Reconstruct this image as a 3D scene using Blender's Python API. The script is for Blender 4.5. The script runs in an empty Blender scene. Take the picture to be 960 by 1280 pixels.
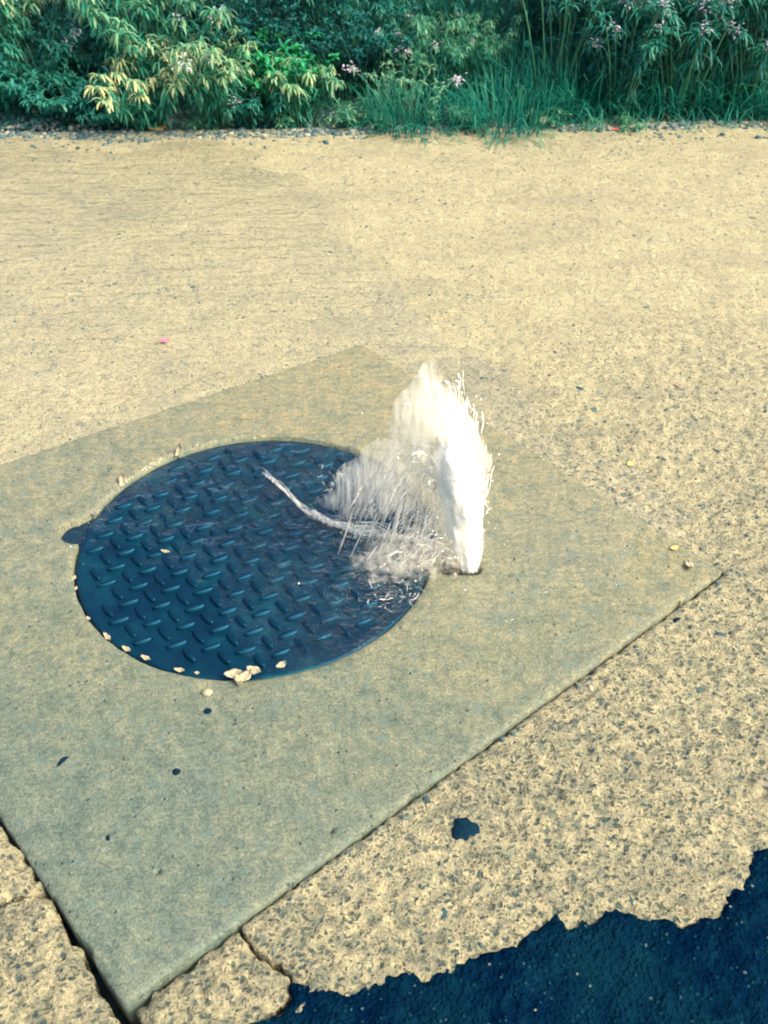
import bpy, math, random
import numpy as np
from mathutils import Matrix, Vector

random.seed(7)
rng = np.random.default_rng(11)
R = math.radians
sc = bpy.context.scene
col = sc.collection

# ------------------------------------------------------------------ camera
CAM_H, PITCH, ROLL, FPX = 1.3428, 0.69996, -0.0171, 1256.5
cam_data = bpy.data.cameras.new('camera')
cam = bpy.data.objects.new('camera', cam_data)
col.objects.link(cam)
cam_data.sensor_fit = 'VERTICAL'
cam_data.sensor_height = 36.0
cam_data.lens = FPX / 1280 * 36.0
cam_data.clip_start = 0.02
cam_data.clip_end = 2000
cam_data.dof.use_dof = True
cam_data.dof.focus_distance = 1.9
cam_data.dof.aperture_fstop = 11.0
cam.matrix_world = (Matrix.Translation((0, 0, CAM_H)) @ Matrix.Rotation(math.pi / 2 - PITCH, 4, 'X')
                    @ Matrix.Rotation(ROLL, 4, 'Z'))
sc.camera = cam

# ------------------------------------------------------------------ light
SUN_EL, SUN_AZ = R(47), R(113)          # azimuth from +Y (away from the viewer), positive is to the right
world = bpy.data.worlds.new('World')
sc.world = world
world.use_nodes = True
wt = world.node_tree
wt.nodes.clear()
wo = wt.nodes.new('ShaderNodeOutputWorld')
wb = wt.nodes.new('ShaderNodeBackground')
sky = wt.nodes.new('ShaderNodeTexSky')
sky.sky_type = 'NISHITA'
sky.sun_disc = False
sky.sun_elevation = SUN_EL
sky.sun_rotation = SUN_AZ
sky.ozone_density = 0.6
sky.air_density = 1.0
sky.dust_density = 7.0
wb.inputs['Strength'].default_value = 0.15
wt.links.new(sky.outputs[0], wb.inputs[0])
wt.links.new(wb.outputs[0], wo.inputs[0])
sd = bpy.data.lights.new('sun', 'SUN')
sd.energy = 1.5
sd.angle = R(18)
sd.color = (1.0, 0.88, 0.66)
sun = bpy.data.objects.new('sun', sd)
col.objects.link(sun)
sdir = Vector((math.sin(SUN_AZ) * math.cos(SUN_EL), math.cos(SUN_AZ) * math.cos(SUN_EL), math.sin(SUN_EL)))
sun.rotation_euler = sdir.to_track_quat('Z', 'Y').to_euler()
sun.location = (4, -1, 5)
vs = sc.view_settings
vs.view_transform = 'Standard'
vs.look = 'None'
vs.gamma = 1.0
vs.exposure = 1.5
cy = sc.cycles
cy.max_bounces = 7
cy.caustics_reflective = False
cy.caustics_refractive = False
cy.diffuse_bounces = 3
cy.glossy_bounces = 3
cy.transmission_bounces = 4
cy.transparent_max_bounces = 14
cy.volume_bounces = 7
cy.filter_width = 1.9

# ------------------------------------------------------------------ maths helpers
cP, sP, cR, sR = math.cos(PITCH), math.sin(PITCH), math.cos(ROLL), math.sin(ROLL)


def ray(u, v):
    x = (u - 480) / FPX
    y = -(v - 640) / FPX
    x, y = cR * x - sR * y, sR * x + cR * y
    return np.array([x, cP + y * sP, -sP + y * cP])


def gp(u, v, z=0.0):
    """survey point of the photograph -> place on the ground (metres)"""
    d = ray(u, v)
    t = (CAM_H - z) / -d[2]
    return np.array([d[0] * t, d[1] * t])


def hsh(ix, iy, seed):
    h = (ix.astype(np.int64) * 374761393 + iy.astype(np.int64) * 668265263 + seed * 974634777) & 0xFFFFFFFF
    h = ((h ^ (h >> 13)) * 1274126177) & 0xFFFFFFFF
    h = (h ^ (h >> 16)) & 0xFFFFFFFF
    return h / 4294967295.0


def vnoise(x, y, seed=0):
    x = np.asarray(x, float); y = np.asarray(y, float)
    ix = np.floor(x); iy = np.floor(y)
    fx = x - ix; fy = y - iy
    fx = fx * fx * (3 - 2 * fx); fy = fy * fy * (3 - 2 * fy)
    a = hsh(ix, iy, seed); b = hsh(ix + 1, iy, seed)
    c = hsh(ix, iy + 1, seed); d = hsh(ix + 1, iy + 1, seed)
    return (a * (1 - fx) + b * fx) * (1 - fy) + (c * (1 - fx) + d * fx) * fy - 0.5


def fbm(x, y, scale, octs=3, seed=0, gain=0.5):
    s = 0; a = 1.0
    for i in range(octs):
        s = s + a * vnoise(x * scale + 17.3 * i, y * scale - 9.1 * i, seed + i)
        scale *= 2.03; a *= gain
    return s


def poly_sdf(px, py, poly):
    """signed distance, positive inside; also nearest boundary point"""
    poly = np.asarray(poly, float)
    best = np.full(px.shape, 1e9); bx = np.zeros(px.shape); by = np.zeros(px.shape)
    inside = np.zeros(px.shape, bool)
    n = len(poly)
    for i in range(n):
        x0, y0 = poly[i]; x1, y1 = poly[(i + 1) % n]
        dx, dy = x1 - x0, y1 - y0
        t = np.clip(((px - x0) * dx + (py - y0) * dy) / (dx * dx + dy * dy + 1e-12), 0, 1)
        qx, qy = x0 + t * dx, y0 + t * dy
        d = (px - qx) ** 2 + (py - qy) ** 2
        m = d < best
        best[m] = d[m]; bx[m] = qx[m]; by[m] = qy[m]
        cond = ((y0 > py) != (y1 > py))
        with np.errstate(divide='ignore', invalid='ignore'):
            xi = (x1 - x0) * (py - y0) / (y1 - y0 + 1e-15) + x0
        inside ^= cond & (px < xi)
    d = np.sqrt(best)
    return np.where(inside, d, -d), bx, by


def smooth(a, b, x):
    t = np.clip((x - a) / (b - a), 0, 1)
    return t * t * (3 - 2 * t)


# ------------------------------------------------------------------ object helpers
def mesh_obj(name, verts, faces, mat, parent=None, smooth_shade=True, attrs=None):
    me = bpy.data.meshes.new(name)
    verts = np.asarray(verts, float)
    if isinstance(faces, np.ndarray):
        k = faces.shape[1]
        me.vertices.add(len(verts)); me.vertices.foreach_set('co', verts.ravel())
        me.loops.add(faces.size); me.loops.foreach_set('vertex_index', faces.ravel().astype(np.int32))
        me.polygons.add(len(faces))
        me.polygons.foreach_set('loop_start', np.arange(0, faces.size, k, dtype=np.int32))
        me.update(calc_edges=True)
        me.validate()
    else:
        me.from_pydata(verts.tolist(), [], faces)
    if smooth_shade:
        me.polygons.foreach_set('use_smooth', np.ones(len(me.polygons), bool))
    if attrs:
        for k, val in attrs.items():
            a = me.attributes.new(k, 'FLOAT', 'POINT')
            a.data.foreach_set('value', np.asarray(val, np.float32))
    me.materials.append(mat)
    o = bpy.data.objects.new(name, me)
    col.objects.link(o)
    if parent:
        o.parent = parent
    return o


def empty(name, loc=(0, 0, 0), rz=0):
    o = bpy.data.objects.new(name, None)
    col.objects.link(o)
    o.location = loc
    o.rotation_euler = (0, 0, rz)
    o.empty_display_size = 0.05
    return o


def tag(o, label=None, cat=None, group=None, kind=None):
    if label: o['label'] = label
    if cat: o['category'] = cat
    if group: o['group'] = group
    if kind: o['kind'] = kind
    return o


def copy_tree(o, parent=None):
    c = o.copy(); col.objects.link(c); c.parent = parent
    for ch in list(o.children):
        copy_tree(ch, c)
    return c


# ------------------------------------------------------------------ material helpers
class NT:
    def __init__(s, name):
        s.m = bpy.data.materials.new(name); s.m.use_nodes = True
        s.t = s.m.node_tree; s.t.nodes.clear()
        s.out = s.n('ShaderNodeOutputMaterial')

    def n(s, ty, **kw):
        nd = s.t.nodes.new(ty)
        for k, v in kw.items():
            if hasattr(nd, k): setattr(nd, k, v)
            else: s.set(nd.inputs[k.replace('_', ' ')], v)
        return nd

    def set(s, sock, v):
        if isinstance(v, bpy.types.NodeSocket): s.t.links.new(v, sock)
        else: sock.default_value = v

    def coords(s):
        return s.n('ShaderNodeTexCoord').outputs['Object']

    def mapping(s, vec, scale=(1, 1, 1), rot=(0, 0, 0)):
        m = s.n('ShaderNodeMapping'); s.set(m.inputs['Vector'], vec)
        m.inputs['Scale'].default_value = scale; m.inputs['Rotation'].default_value = rot
        return m.outputs[0]

    def noise(s, vec, scale, detail=3, rough=0.55, dist=0.0):
        nd = s.n('ShaderNodeTexNoise'); s.set(nd.inputs['Vector'], vec)
        nd.inputs['Scale'].default_value = scale; nd.inputs['Detail'].default_value = detail
        nd.inputs['Roughness'].default_value = rough; nd.inputs['Distortion'].default_value = dist
        return nd.outputs['Fac']

    def voro(s, vec, scale, feature='F1', rnd=1.0):
        nd = s.n('ShaderNodeTexVoronoi'); nd.feature = feature
        s.set(nd.inputs['Vector'], vec); nd.inputs['Scale'].default_value = scale
        nd.inputs['Randomness'].default_value = rnd
        return nd

    def ramp(s, fac, stops, interp='LINEAR'):
        nd = s.n('ShaderNodeValToRGB'); s.set(nd.inputs['Fac'], fac)
        cr = nd.color_ramp; cr.interpolation = interp
        while len(cr.elements) < len(stops): cr.elements.new(0.5)
        for e, (p, c) in zip(cr.elements, stops):
            e.position = p
            e.color = (*c, 1) if len(c) == 3 else c
        return nd.outputs['Color']

    def val(s, fac, a, b, c=0.0, d=1.0):
        nd = s.n('ShaderNodeMapRange'); s.set(nd.inputs['Value'], fac)
        for i, v in enumerate((a, b, c, d)): nd.inputs[i + 1].default_value = v
        return nd.outputs[0]

    def math(s, op, a, b=0.0, c=None):
        nd = s.n('ShaderNodeMath'); nd.operation = op
        s.set(nd.inputs[0], a); s.set(nd.inputs[1], b)
        if c is not None: s.set(nd.inputs[2], c)
        return nd.outputs[0]

    def mix(s, fac, a, b, mode='MIX'):
        nd = s.n('ShaderNodeMix'); nd.data_type = 'RGBA'; nd.blend_type = mode
        s.set(nd.inputs[0], fac)
        for i, v in ((6, a), (7, b)):
            s.set(nd.inputs[i], (*v, 1) if isinstance(v, tuple) and len(v) == 3 else v)
        return nd.outputs[2]

    def bump(s, h, dist, strength=1.0, normal=None):
        nd = s.n('ShaderNodeBump'); s.set(nd.inputs['Height'], h)
        nd.inputs['Distance'].default_value = dist; nd.inputs['Strength'].default_value = strength
        if normal is not None: s.set(nd.inputs['Normal'], normal)
        return nd.outputs[0]

    def attr(s, name):
        return s.n('ShaderNodeAttribute', attribute_name=name).outputs['Fac']

    def principled(s, color, rough=0.8, normal=None, spec=0.4, **kw):
        p = s.n('ShaderNodeBsdfPrincipled')
        s.set(p.inputs['Base Color'], (*color, 1) if isinstance(color, tuple) and len(color) == 3 else color)
        s.set(p.inputs['Roughness'], rough)
        p.inputs['Specular IOR Level'].default_value = spec
        if normal is not None: s.set(p.inputs['Normal'], normal)
        for k, v in kw.items(): s.set(p.inputs[k.replace('_', ' ')], v)
        return p

    def done(s, shader):
        s.t.links.new(shader if isinstance(shader, bpy.types.NodeSocket) else shader.outputs[0], s.out.inputs['Surface'])
        return s.m


CREAM = (0.21, 0.187, 0.113)


def mat_aggregate():
    t = NT('exposed_aggregate'); co = t.coords()
    nz = t.n('ShaderNodeTexNoise'); t.set(nz.inputs['Vector'], co); nz.inputs['Scale'].default_value = 75; nz.inputs['Detail'].default_value = 3
    sc_ = t.n('ShaderNodeVectorMath', operation='SCALE'); t.set(sc_.inputs[0], nz.outputs['Color']); sc_.inputs['Scale'].default_value = 0.017
    wob = t.n('ShaderNodeVectorMath', operation='ADD'); t.set(wob.inputs[0], co); t.set(wob.inputs[1], sc_.outputs[0])
    w = t.mapping(wob.outputs[0], (0.8, 1.15, 1), (0, 0, R(20)))
    v1 = t.voro(w, 88); v2 = t.voro(w, 190); v3 = t.voro(w, 40)
    patch = t.noise(co, 2.1, 4, 0.6); mid = t.noise(co, 38, 5, 0.7); fine = t.noise(co, 230, 4, 0.75); med = t.noise(co, 12, 4, 0.6)
    # sediment over the far, flooded stones, painted paler in place of sky glare
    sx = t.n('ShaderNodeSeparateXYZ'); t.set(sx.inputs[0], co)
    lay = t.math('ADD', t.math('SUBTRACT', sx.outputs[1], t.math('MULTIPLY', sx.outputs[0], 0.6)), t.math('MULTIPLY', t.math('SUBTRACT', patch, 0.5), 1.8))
    sand_glare = t.val(lay, 0.7, 2.1, 0.0, 1.0)
    keep = t.val(sand_glare, 0.0, 1.0, 1.0, 0.35)
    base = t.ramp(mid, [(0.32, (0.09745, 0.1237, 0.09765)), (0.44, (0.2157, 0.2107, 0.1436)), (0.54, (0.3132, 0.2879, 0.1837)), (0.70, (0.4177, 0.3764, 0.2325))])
    base = t.mix(t.math('MULTIPLY', sand_glare, 0.75), base, t.ramp(med, [(0.3, (0.2165, 0.2009, 0.1279)), (0.7, (0.2793, 0.2574, 0.1609))]))
    base = t.mix(0.9, base, t.ramp(fine, [(0.32, (0.20, 0.26, 0.26)), (0.66, (0.78, 0.73, 0.64))]), 'OVERLAY')
    stain = t.noise(t.mapping(co, (0.8, 1.3, 1), (0, 0, R(25))), 3.6, 6, 0.68, 0.8)
    base = t.mix(t.val(stain, 0.30, 0.52, 0.45, 0.0), base, (0.126, 0.1274, 0.0943))
    base = t.mix(t.val(stain, 0.56, 0.75, 0.0, 0.35), base, (0.335, 0.306, 0.2016))
    sep = t.n('ShaderNodeSeparateColor'); t.set(sep.inputs[0], v1.outputs['Color'])
    stone = t.ramp(sep.outputs[0], [(0.0, (0.009763, 0.04339, 0.05181)), (0.25, (0.03661, 0.07684, 0.07146)), (0.55, (0.07726, 0.1066, 0.08218)), (0.85, (0.1261, 0.1401, 0.09648)), (1.0, (0.2034, 0.1718, 0.09826))])
    dens = t.math('ADD', sep.outputs[1], t.math('MULTIPLY', t.math('SUBTRACT', med, 0.5), 0.8))
    m1 = t.math('MULTIPLY', t.val(v1.outputs['Distance'], 0.24, 0.44, 1, 0), t.math('GREATER_THAN', t.math('SUBTRACT', dens, t.math('MULTIPLY', sand_glare, 0.40)), 0.26))
    c = t.mix(t.math('MULTIPLY', m1, t.math('MULTIPLY', keep, 0.92)), base, stone)
    sep2 = t.n('ShaderNodeSeparateColor'); t.set(sep2.inputs[0], v2.outputs['Color'])
    m2 = t.math('MULTIPLY', t.val(v2.outputs['Distance'], 0.20, 0.40, 1, 0), t.math('GREATER_THAN', t.math('SUBTRACT', sep2.outputs[0], t.math('MULTIPLY', sand_glare, 0.25)), 0.48))
    c = t.mix(t.math('MULTIPLY', m2, t.math('MULTIPLY', keep, 0.7)), c, (0.0339, 0.07684, 0.07356))
    sep3 = t.n('ShaderNodeSeparateColor'); t.set(sep3.inputs[0], v3.outputs['Color'])
    m3 = t.math('MULTIPLY', t.val(v3.outputs['Distance'], 0.18, 0.34, 1, 0), t.math('GREATER_THAN', sep3.outputs[0], 0.84))
    c = t.mix(t.math('MULTIPLY', m3, 0.65), c, (0.08475, 0.1186, 0.09668))
    h = t.math('SUBTRACT', t.math('MULTIPLY', mid, 0.9), t.math('MULTIPLY', m1, 0.35))
    h = t.math('SUBTRACT', h, t.math('MULTIPLY', m2, 0.5))
    h = t.math('ADD', h, t.math('MULTIPLY', fine, 0.6))
    nrm = t.bump(t.math('MULTIPLY', h, t.val(sand_glare, 0, 1, 1.0, 0.4)), 0.0125, 1.0)
    return t.done(t.principled(c, 0.75, nrm, 0.35))


def mat_slab():
    t = NT('smooth_concrete'); co = t.coords()
    big = t.noise(co, 2.2, 5, 0.6, 0.6); mid = t.noise(co, 24, 5, 0.62); fine = t.noise(co, 260, 3, 0.7)
    st = t.noise(t.mapping(co, (3.0, 30, 1), (0, 0, R(-12))), 4, 4, 0.6, 0.4)
    c = t.ramp(big, [(0.25, (0.066, 0.088, 0.081)), (0.5, (0.082, 0.099, 0.086)), (0.75, (0.101, 0.110, 0.088))])
    # paler, warmer tone towards the slab's far corner, broken up by noise
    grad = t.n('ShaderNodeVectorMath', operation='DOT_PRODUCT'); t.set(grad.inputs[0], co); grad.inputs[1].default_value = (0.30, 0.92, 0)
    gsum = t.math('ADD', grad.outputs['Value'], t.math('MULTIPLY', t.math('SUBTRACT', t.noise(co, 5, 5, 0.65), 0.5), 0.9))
    far_tone = t.val(gsum, 0.75, 2.15, 0.0, 1.0)
    c = t.mix(far_tone, c, (0.178, 0.153, 0.094))
    c = t.mix(0.55, c, t.ramp(mid, [(0.3, (0.26, 0.36, 0.37)), (0.5, (0.5, 0.5, 0.5)), (0.7, (0.72, 0.67, 0.60))]), 'OVERLAY')
    c = t.mix(0.3, c, t.ramp(st, [(0.3, (0.35, 0.37, 0.36)), (0.7, (0.66, 0.63, 0.55))]), 'OVERLAY')
    c = t.mix(0.95, c, t.ramp(fine, [(0.32, (0.2, 0.27, 0.27)), (0.68, (0.78, 0.73, 0.64))]), 'OVERLAY')
    c = t.mix(0.7, c, t.ramp(t.noise(co, 95, 3, 0.65), [(0.32, (0.25, 0.34, 0.34)), (0.68, (0.74, 0.7, 0.62))]), 'OVERLAY')
    v = t.voro(co, 75); sep = t.n('ShaderNodeSeparateColor'); t.set(sep.inputs[0], v.outputs['Color'])
    pit = t.math('MULTIPLY', t.val(v.outputs['Distance'], 0.10, 0.22, 1, 0), t.math('GREATER_THAN', sep.outputs[0], 0.86))
    c = t.mix(t.math('MULTIPLY', pit, 0.8), c, (0.0136, 0.0476, 0.0578))
    v2 = t.voro(co, 38); sp2 = t.n('ShaderNodeSeparateColor'); t.set(sp2.inputs[0], v2.outputs['Color'])
    blot = t.math('MULTIPLY', t.val(v2.outputs['Distance'], 0.15, 0.5, 1, 0), t.math('GREATER_THAN', sp2.outputs[0], 0.55))
    c = t.mix(t.math('MULTIPLY', blot, 0.4), c, (0.068, 0.1156, 0.102))
    h = t.math('ADD', t.math('MULTIPLY', mid, 1.0), t.math('MULTIPLY', fine, 0.35))
    h = t.math('SUBTRACT', h, t.math('MULTIPLY', pit, 0.9))
    return t.done(t.principled(c, t.val(mid, 0.3, 0.7, 0.62, 0.82), t.bump(h, 0.0030), 0.4))


def mat_asphalt():
    t = NT('dark_asphalt'); co = t.coords()
    v = t.voro(co, 130); v2 = t.voro(co, 260); mid = t.noise(co, 30, 4, 0.6); big = t.noise(co, 5, 4, 0.6)
    sep = t.n('ShaderNodeSeparateColor'); t.set(sep.inputs[0], v.outputs['Color'])
    c = t.ramp(mid, [(0.3, (0.0003, 0.0045, 0.017)), (0.5, (0.0006, 0.008, 0.023)), (0.75, (0.002, 0.018, 0.033))])
    c = t.mix(t.val(big, 0.45, 0.72, 0, 0.5), c, (0.003, 0.026, 0.036))
    m = t.math('MULTIPLY', t.val(v.outputs['Distance'], 0.15, 0.35, 1, 0), t.math('GREATER_THAN', sep.outputs[0], 0.80))
    c = t.mix(t.math('MULTIPLY', m, 0.75), c, t.ramp(sep.outputs[1], [(0, (0.004, 0.03, 0.04)), (0.75, (0.01, 0.055, 0.06)), (0.90, (0.05, 0.12, 0.11)), (1, (0.26, 0.26, 0.19))]))
    h = t.math('ADD', t.val(v.outputs['Distance'], 0, 0.6, 1, 0), t.math('MULTIPLY', t.val(v2.outputs['Distance'], 0, 0.6, 1, 0), 0.5))
    h = t.math('ADD', h, mid)
    return t.done(t.principled(c, 0.75, t.bump(h, 0.0035), 0.0))


def mat_iron():
    t = NT('cast_iron'); co = t.coords()
    mid = t.noise(co, 16, 5, 0.65); fine = t.noise(co, 400, 2, 0.6)
    c = t.ramp(mid, [(0.3, (0.0004, 0.019, 0.050)), (0.55, (0.0008, 0.040, 0.074)), (0.75, (0.004, 0.078, 0.098))])
    h = t.math('ADD', t.math('MULTIPLY', mid, 0.6), t.math('MULTIPLY', fine, 0.5))
    return t.done(t.principled(c, 0.45, t.bump(h, 0.0012), 0.3, Metallic=0.75))


def mat_plain(name, c1, c2, rough=0.7, scale=60, bump=0.001, spec=0.4):
    t = NT(name); co = t.coords(); n = t.noise(co, scale, 4, 0.6)
    c = t.ramp(n, [(0.3, c1), (0.7, c2)])
    return t.done(t.principled(c, rough, t.bump(n, bump), spec))


def mat_attr(name, stops, rough=0.7, attr='shade', scale=250, bump=0.0008):
    t = NT(name); co = t.coords(); n = t.noise(co, scale, 3, 0.6)
    c = t.ramp(t.attr(attr), stops)
    c = t.mix(0.4, c, t.ramp(n, [(0.3, (0.3, 0.3, 0.3)), (0.7, (0.7, 0.7, 0.7))]), 'OVERLAY')
    return t.done(t.principled(c, rough, t.bump(n, bump), 0.4))


def mat_leaf(name, stops, trans=0.35, rough=0.5):
    t = NT(name); co = t.coords()
    n = t.noise(co, 25, 3, 0.6)
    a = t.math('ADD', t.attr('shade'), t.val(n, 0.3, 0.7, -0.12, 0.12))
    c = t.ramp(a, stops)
    p = t.principled(c, rough, None, 0.4)
    tr = t.n('ShaderNodeBsdfTranslucent'); t.set(tr.inputs['Color'], c)
    mx = t.n('ShaderNodeMixShader'); mx.inputs[0].default_value = trans
    t.t.links.new(p.outputs[0], mx.inputs[1]); t.t.links.new(tr.outputs[0], mx.inputs[2])
    return t.done(mx)


def mat_water(name, ripple=0.0025, tint=(0.93, 0.96, 0.94), rough=0.06, s1=26.0, stretch=(0.45, 1.5, 1), ior=1.22):
    t = NT(name); co = t.coords()
    w1 = t.noise(t.mapping(co, stretch, (0, 0, R(8))), s1, 4, 0.6, 0.5)
    w2 = t.noise(t.mapping(co, (0.7, 1.4, 1), (0, 0, R(-14))), s1 * 3.1, 3, 0.6, 0.3)
    h = t.math('ADD', w1, t.math('MULTIPLY', w2, 0.4))
    nrm = t.bump(h, ripple * 2.2)
    fr = t.n('ShaderNodeFresnel'); fr.inputs['IOR'].default_value = ior; t.set(fr.inputs['Normal'], nrm)
    tp = t.n('ShaderNodeBsdfTransparent'); tp.inputs['Color'].default_value = (*tint, 1)
    gl = t.n('ShaderNodeBsdfGlossy'); gl.inputs['Roughness'].default_value = rough; t.set(gl.inputs['Normal'], nrm)
    geo = t.n('ShaderNodeNewGeometry')
    fac = t.math('MULTIPLY', fr.outputs[0], t.math('SUBTRACT', 1.0, geo.outputs['Backfacing']))
    mx = t.n('ShaderNodeMixShader'); t.set(mx.inputs[0], fac)
    t.t.links.new(tp.outputs[0], mx.inputs[1]); t.t.links.new(gl.outputs[0], mx.inputs[2])
    return t.done(mx)


def mat_foam(name, opac=0.8, scale=(120, 120, 18)):
    """aerated water: white scattering bubbles in a clear skin"""
    t = NT(name); co = t.coords()
    n = t.noise(t.mapping(co, scale), 1.0, 3, 0.6)
    d = t.n('ShaderNodeBsdfDiffuse'); d.inputs['Color'].default_value = (0.97, 0.95, 0.84, 1)
    tr = t.n('ShaderNodeBsdfTranslucent'); tr.inputs['Color'].default_value = (0.97, 0.95, 0.84, 1)
    m0 = t.n('ShaderNodeMixShader'); m0.inputs[0].default_value = 0.12
    t.t.links.new(d.outputs[0], m0.inputs[1]); t.t.links.new(tr.outputs[0], m0.inputs[2])
    gl = t.n('ShaderNodeBsdfGlossy'); gl.inputs['Roughness'].default_value = 0.12
    fr = t.n('ShaderNodeFresnel'); fr.inputs['IOR'].default_value = 1.33
    m1 = t.n('ShaderNodeMixShader'); t.set(m1.inputs[0], fr.outputs[0])
    t.t.links.new(m0.outputs[0], m1.inputs[1]); t.t.links.new(gl.outputs[0], m1.inputs[2])
    tp = t.n('ShaderNodeBsdfTransparent')
    m2 = t.n('ShaderNodeMixShader')
    t.set(m2.inputs[0], t.val(n, 0.3, 0.65, max(0.0, opac - 0.45), min(1.0, opac + 0.15)))
    t.t.links.new(tp.outputs[0], m2.inputs[1]); t.t.links.new(m1.outputs[0], m2.inputs[2])
    return t.done(m2)


M = dict(
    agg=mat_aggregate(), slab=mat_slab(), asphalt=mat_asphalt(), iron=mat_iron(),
    pit=mat_plain('wet_silt', (0.008, 0.03, 0.045), (0.02, 0.05, 0.06), 0.5),
    soil=mat_plain('dark_soil', (0.006, 0.03, 0.04), (0.035, 0.075, 0.08), 0.9, 30, 0.006),
    stones=mat_attr('stone_chips', [(0, (0.012, 0.048, 0.058)), (0.3, (0.05, 0.088, 0.080)), (0.6, (0.11, 0.128, 0.095)), (0.9, (0.21, 0.188, 0.118)), (1, (0.24, 0.16, 0.09))]),
    gravel=mat_attr('verge_gravel', [(0, (0.012, 0.05, 0.065)), (0.6, (0.06, 0.105, 0.105)), (0.9, (0.14, 0.16, 0.13)), (1, (0.3, 0.27, 0.19))]),
    water=mat_water('flowing_water', 0.0042, (1.0, 1.0, 1.0), 0.06, 18.0, (0.35, 1.6, 1), 1.33), cover_water=mat_water('rough_water', 0.0100, (0.93, 0.98, 0.99), 0.08, 30.0, (0.5, 1.5, 1), 1.24),
    foam=mat_foam('aerated_water', 0.95), core=mat_plain('white_water', (0.93, 0.90, 0.78), (0.97, 0.95, 0.84), 0.6, 90, 0.004), thin_foam=mat_foam('thin_spray', 0.5),
)

# ------------------------------------------------------------------ layout (metres, from the survey points)
COVER_C = np.array([-0.2572, 1.5061])
COVER_R = 0.354
FRAME_R = 0.359
SLAB = np.array([gp(155, 1258), gp(902, 716), gp(452, 432), gp(-235, 662)])
NOTCH_R = (gp(560, 712), gp(592, 712), 0.016)
NOTCH_L = (gp(118, 655), gp(94, 666), 0.034)
PAVE_FAR = 3.86


def capsule(px, py, a, b, r):
    d = b - a
    t = np.clip(((px - a[0]) * d[0] + (py - a[1]) * d[1]) / (d @ d), 0, 1)
    return np.hypot(px - a[0] - t * d[0], py - a[1] - t * d[1]) - r


def tensor_patch(name, xs, ys, sdf_fn, z_fn, mat, parent=None, drop=0.05, margin=1):
    """height-field sheet over a tensor grid, kept where sdf > 0, with a vertical skirt at its border"""
    X, Y = np.meshgrid(xs, ys)
    sd = sdf_fn(X, Y)
    ny, nx = X.shape
    keep_v = sd > 0
    cell = keep_v[:-1, :-1] | keep_v[1:, :-1] | keep_v[:-1, 1:] | keep_v[1:, 1:]
    Z = z_fn(X, Y, sd)
    # move outside vertices of kept border cells onto the border, along the sdf gradient
    gx = np.gradient(sd, xs, axis=1); gy = np.gradient(sd, ys, axis=0)
    gn = gx ** 2 + gy ** 2 + 1e-9
    out = ~keep_v
    lim = 0.02
    mvx = np.clip(-sd * gx / gn, -lim, lim); mvy = np.clip(-sd * gy / gn, -lim, lim)
    X = np.where(out, X + mvx, X); Y = np.where(out, Y + mvy, Y)
    idx = np.arange(nx * ny).reshape(ny, nx)
    f = np.stack([idx[:-1, :-1], idx[:-1, 1:], idx[1:, 1:], idx[1:, :-1]], -1)[cell]
    verts = np.stack([X, Y, Z], -1).reshape(-1, 3)
    # skirt: border edges of the kept faces
    e = np.concatenate([f[:, [0, 1]], f[:, [1, 2]], f[:, [2, 3]], f[:, [3, 0]]])
    key = np.sort(e, 1); code = key[:, 0].astype(np.int64) * (nx * ny) + key[:, 1]
    u, inv, cnt = np.unique(code, return_inverse=True, return_counts=True)
    be = e[cnt[inv] == 1]
    bv = np.unique(be)
    m = {int(v): i for i, v in enumerate(bv)}
    low = verts[bv].copy(); low[:, 2] -= drop
    n0 = len(verts)
    sk = np.array([[b, a, n0 + m[int(a)], n0 + m[int(b)]] for a, b in be], dtype=np.int64)
    verts = np.concatenate([verts, low]); f = np.concatenate([f, sk])
    used = np.unique(f); remap = np.full(len(verts), -1); remap[used] = np.arange(len(used))
    return mesh_obj(name, verts[used], remap[f], mat, parent)


def axis(stops):
    """axis(( (a,b,step), ...)) -> sorted coordinates"""
    r = []
    for a, b, s in stops:
        r.append(np.linspace(a, b, max(2, int(round((b - a) / s)) + 1))[:-1])
    r.append(np.array([stops[-1][1]]))
    return np.concatenate(r)


# ------------------------------------------------------------------ setting: ground, pavement, slab, asphalt
def soil_z(x, y):
    return -0.03 + 0.10 * smooth(3.8, 5.2, y) + 0.16 * smooth(5.0, 9.0, y) + 0.05 * fbm(x, y, 2.2, 3, 5) * smooth(3.85, 4.3, y) + 0.012 * fbm(x, y, 18, 3, 9)


def big_ground():
    xs = axis([(-400, -20, 60), (-20, -4, 1.2), (-4, 4, 0.06), (4, 20, 1.2), (20, 400.1, 60)])
    ys = axis([(-400, -10, 60), (-10, 3.4, 1.0), (3.4, 7, 0.05), (7, 20, 0.8), (20, 400.1, 60)])
    X, Y = np.meshgrid(xs, ys)
    Z = np.where(Y < 3.7, -0.12, soil_z(X, Y))
    idx = np.arange(X.size).reshape(X.shape)
    f = np.stack([idx[:-1, :-1], idx[:-1, 1:], idx[1:, 1:], idx[1:, :-1]], -1).reshape(-1, 4)
    o = mesh_obj('ground', np.stack([X, Y, Z], -1).reshape(-1, 3), f, M['soil'])
    tag(o, kind='structure')
    return o


big_ground()

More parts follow.
